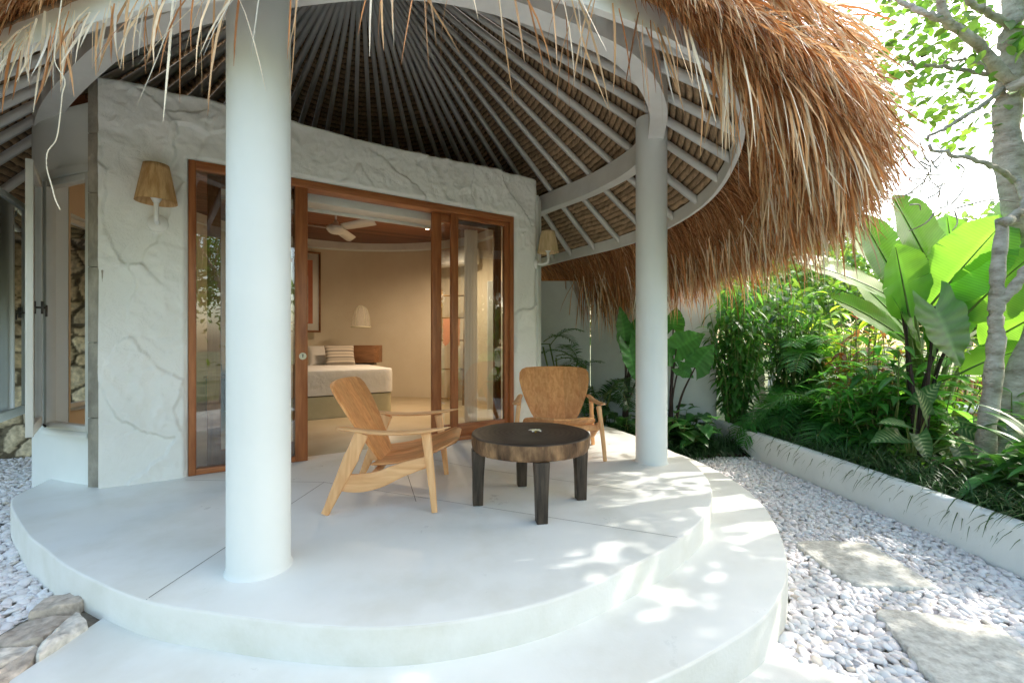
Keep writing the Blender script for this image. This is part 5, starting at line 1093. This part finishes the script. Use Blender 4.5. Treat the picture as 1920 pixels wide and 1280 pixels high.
bush('leafy_shrub', 'small leaved shrub right of the tree foot at the edge of the view', (4.6,4.1,ZB), 16, .75, .35, .2, .08, (.04,.12,.030), 9, 'shrubs in the planter', 51, big=False)
bush('leafy_shrub', 'low dark shrub under the ginger canes', (4.15,5.0,ZB), 16, .65, .5, .22, .09, (.03,.09,.025), 9, 'shrubs in the planter', 52)

# frangipani tree: trunk, limbs, twigs, leaves
def leaves_on(mb, pts, n, L, W, col, spread, r, el=(-.9,.5)):
    i = r.integers(0, len(pts), n); P = np.asarray(pts)[i]+r.normal(0, spread, (n,3)); a = r.uniform(0,2*PI,n); e = r.uniform(*el, n)
    ribbons(mb, P, np.stack([np.cos(a)*np.cos(e), np.sin(a)*np.cos(e), np.sin(e)],1), r.uniform(.7,1.2,n)*L, r.uniform(.8,1.1,n)*W, 1.0, (.3,.9,1,.75,.05), fold=.2, col=shades(col,n,.25,.08), roll=r.normal(0,.5,n))
tr = root('frangipani_tree', 'pale barked tree leaning out of the planter at the right edge with bare twisting branches', 'tree', (4.28,4.12,ZB)); rt = np.random.default_rng(77)
def limb(parent, pts, r0, r1, name='branch', n=12, k=26, wob=.012):
    P = spl(pts, k); P = P+rt.normal(0, wob, P.shape)*np.linspace(0,1,k)[:,None]; rr = np.linspace(r0, r1, k)*(1+.07*np.sin(np.arange(k)*1.3)+rt.normal(0,.03,k)); mb = MB(); mb.sweep(P, rr, n=n); build_in(mb, name, M['bark'], parent, smooth=True); return P
limb(tr, [(4.28,4.12,ZB-.05),tuple(Wd(1868,850,4.15)),tuple(Wd(1893,760,4.2)),tuple(Wd(1940,660,4.3)),tuple(Wd(1968,560,4.35)),tuple(Wd(1950,470,4.35)),tuple(Wd(1912,400,4.3)),tuple(Wd(1892,310,4.3)),tuple(Wd(1888,220,4.3)),tuple(Wd(1896,110,4.3)),tuple(Wd(1902,0,4.3)),tuple(Wd(1908,-160,4.3)),tuple(Wd(1880,-330,4.3))], .145, .07, 'trunk', 20, 60, .006)
limb(tr, [(4.22,4.02,ZB-.04),tuple(Wd(1848,820,4.0)),tuple(Wd(1860,730,4.0)),tuple(Wd(1867,640,4.0)),tuple(Wd(1868,570,4.0)),tuple(Wd(1872,500,4.02)),tuple(Wd(1880,412,4.1))], .075, .045, 'trunk', 14, 40, .004)
br = [[((1868,572),4.0),((1900,540),3.95),((1935,490),3.9),((1990,430),3.9)], [((1925,175),4.3),((1880,140),4.2),((1835,85),4.1),((1780,42),4.0),((1758,-10),3.95),((1745,-120),3.9)],
      [((1785,45),4.0),((1730,25),4.0),((1690,5),4.1),((1640,-15),4.2)],[((1918,140),4.3),((1850,140),4.3),((1780,128),4.25),((1735,125),4.2),((1702,116),4.2)],
      [((1882,166),4.25),((1840,200),4.2),((1800,225),4.1),((1740,262),4.05)],[((1905,345),4.25),((1878,322),4.1),((1830,302),4.0),((1790,290),3.95),((1738,278),3.9)],
      [((1910,340),4.2),((1925,385),4.1),((1900,410),4.05),((1882,418),4.05)],[((1900,50),4.3),((1850,25),4.2),((1810,-5),4.1),((1790,-60),4.1)],[((1890,170),4.2),((1960,130),4.0),((2050,60),3.9)],
      [((1900,-60),4.3),((1820,-160),4.2),((1720,-260),4.1)],[((1900,-100),4.3),((2000,-200),4.6),((2120,-280),4.8)],[((1880,158),4.3),((1830,118),4.25),((1770,115),4.2)]]
bw = [(.045,.03),(.052,.026),(.03,.014),(.024,.012),(.022,.012),(.026,.012),(.035,.04),(.035,.02),(.05,.03),(.06,.03),(.06,.03),(.02,.008)]
tips = []
for b, (ra, rb) in zip(br, bw):
    P = limb(tr, [tuple(Wd(*q, Y)) for q, Y in b], ra, rb); tips += list(P[-9:])
for k in range(26):                                                # bare twigs in front of the bright sky
    s0 = Wd(rt.uniform(1700,1800), rt.uniform(290,400), rt.uniform(3.9,4.6)); d = V3(rt.normal(0,.22), rt.normal(0,.1), rt.normal(.02,.2)); mb = MB()
    mb.sweep(spl([s0, s0+d*.5+rt.normal(0,.03,3), s0+d], 8), np.linspace(.008,.004,8), n=5); build_in(mb, 'twig', M['bark'], tr, smooth=True)
mb = MB(); top_ = [Wd(rt.uniform(1640,1860), rt.uniform(-40,250)**1, rt.uniform(4.0,5.6)) for _ in range(90)]
leaves_on(mb, top_, 700, .105, .070, (.11,.22,.055), .17, rt)
hi = [V3(rt.uniform(4.2,6.8), rt.uniform(.8,4.3), rt.uniform(2.7,5.0)) for _ in range(110)]  # unseen leaf clumps added in the sun's path to dapple the lower step
leaves_on(mb, hi, 3000, .20, .11, (.07,.16,.04), .15, rt); build_in(mb, 'foliage', M['treeleaf'], tr)
def tree(label, p, h, cr_, n, col, seed, trunk_r=.12, lL=.16, lW=.08, group='trees beyond the planter', name='garden_tree', zc=.68, ncl=26, flat=.7):
    global rt
    rt = np.random.default_rng(seed); t = root(name, label, 'tree', p, group); P0 = np.array(p, float); crown = P0+V3(0,0,h*zc)
    limb(t, [P0, P0+V3(rt.normal(0,.1),0,h*.3), P0+V3(rt.normal(0,.2),0,h*.6)], trunk_r, trunk_r*.6, 'trunk')
    cl = []
    for k in range(ncl):
        d = nrm(rt.normal(0,1,3)); q = crown+d*V3(cr_,cr_,cr_*flat)*rt.uniform(.45,1); cl.append(q)
        if k < 9: limb(t, [P0+V3(0,0,h*.5), (P0+V3(0,0,h*.5)+q)/2+V3(0,0,.1), q], trunk_r*.4, trunk_r*.12, 'branch', 8, 12)
    mb = MB(); leaves_on(mb, cl, n, lL, lW, col, cr_*.17, rt, (-1.0,.7)); build_in(mb, 'foliage', M['treeleaf'], t); return t
TG = [('airy bright shrubby tree directly behind the feathery palms',(4.6,8.4,-.4),3.0,1.25,3600,(.10,.20,.05),61,.14,.07),
      ('pale green tree behind the left side of the banana clump',(6.6,9.6,-.4),3.6,1.5,3600,(.12,.22,.07),62,.16,.08),
      ('broad leaved tree behind the banana leaves, right of centre of the clump',(8.8,9.0,-.4),3.5,1.5,3300,(.11,.20,.06),63,.18,.09),
      ('dark leaved tree at the far right behind the slatted bench',(12.0,10.5,-.4),4.2,2.0,3600,(.08,.15,.04),64,.2,.1),
      ('low round tree on the left behind the white garden wall',(2.4,9.6,-.4),3.0,1.1,2600,(.10,.19,.05),65,.15,.07),
      ('tall hazy tree in the far centre of the garden',(8.0,14.0,-.4),5.2,2.4,4200,(.13,.22,.09),66,.24,.12),
      ('tall hazy tree in the far right of the garden',(14.5,14.5,-.4),5.6,2.6,4200,(.12,.20,.08),67,.26,.13)]
for lab, p, h, c_, n_, col, sd, l1, l2 in TG: tree(lab, p, h, c_, n_, col, sd, lL=l1, lW=l2)
palm('coconut_palm', 'small arching palm seen over the banana leaves against the white sky', (8.6,7.8,-.4), 14, 1.5, (.3,1.2), .45, .03, (.12,.24,.06), seed=70, h0=2.7, stems=1, nl=30)
bush('leafy_shrub', 'sunlit yellow green shrub filling the gap under the banana leaves', (6.0,6.4,-.4), 30, 1.7, .8, .26, .10, (.13,.22,.05), 11, 'shrubs behind the planter', 80)
bush('leafy_shrub', 'sunlit shrub behind the ginger canes, left of the banana stems', (5.0,7.4,-.4), 30, 1.9, .9, .26, .09, (.11,.21,.05), 11, 'shrubs behind the planter', 81)
bush('leafy_shrub', 'dark shrub right of the slatted bench', (10.4,8.4,-.4), 30, 1.6, .8, .26, .10, (.06,.12,.03), 11, 'shrubs behind the planter', 82)
# bench with slatted back
bnch = thing('slatted_bench', 'orange brown slatted bench standing in the garden behind the frangipani tree', 'bench', (7.35,7.2,-.42), R(-8))
for k in range(17):
    mb = MB(); x = -.56+.07*k; mb.box((x-.022,.0,.42),(x+.022,.028,.88)); mb.build('slat', M['teak_frame'], bnch)
for z in (.40,.88):
    mb = MB(); mb.box((-.62,-.01,z),(.62,.038,z+.05)); mb.build('rail', M['teak_frame'], bnch, bevel=.004)
for x in (-.6,.6):
    for y in (-.5,.02):
        mb = MB(); mb.box((x-.03,y-.03,0),(x+.03,y+.03,.40)); mb.build('leg', M['teak_frame'], bnch, bevel=.004)
mb = MB(); mb.box((-.62,-.54,.401),(.62,-.012,.445)); mb.build('seat', M['teak_frame'], bnch, bevel=.004)
mb = MB(); mb.box((-.6,-.52,.446),(.6,-.02,.54)); tag(mb.build('seat_cushion', M['linen'], bevel=.03, loc=(7.35,7.2,-.42)), 'pale cushion on the slatted garden bench', 'cushion').rotation_euler.z = R(-8)

# the rest of the garden, outside the frame: it shows in the glass and throws the leaf shadows
for k, (x, y, sd) in enumerate([(4.45,2.5,1),(4.3,1.3,2),(4.1,.2,3),(4.3,-1.0,4)]):
    palm('areca_palm', ['feathery palm just outside the right edge of the view','second feathery palm outside the view on the right','third feathery palm along the planter, level with the camera','feathery palm in the planter behind the camera'][k], (x,y,ZB), 20, 1.35, (.3,1.3), .32, .02, (.035,.12,.032), 'feathery palms in the planter', seed=90+sd, nl=26, gr=1.6, h0=.2)
for k, (x, y, h, c_) in enumerate([(5.6,1.9,3.4,1.2),(5.8,-.6,3.2,1.3),(2.4,-3.4,5.2,2.4),(-1.2,-4.4,5.4,2.6),(-4.8,-3.4,5.2,2.5)]):  # the three broad ones are made taller and wider to block sky light
    tree(['round tree beyond the planter, right of the view','round tree beyond the planter, behind the camera','broad tree enlarged to block sky, behind the camera to the right','broad tree enlarged to block sky, straight behind the camera','broad tree enlarged to block sky, behind the camera to the left'][k], (x,y,-.4), h, c_, 3000, (.07,.16,.04), 100+k, lL=.17, lW=.08, group='trees round the camera', zc=.6)
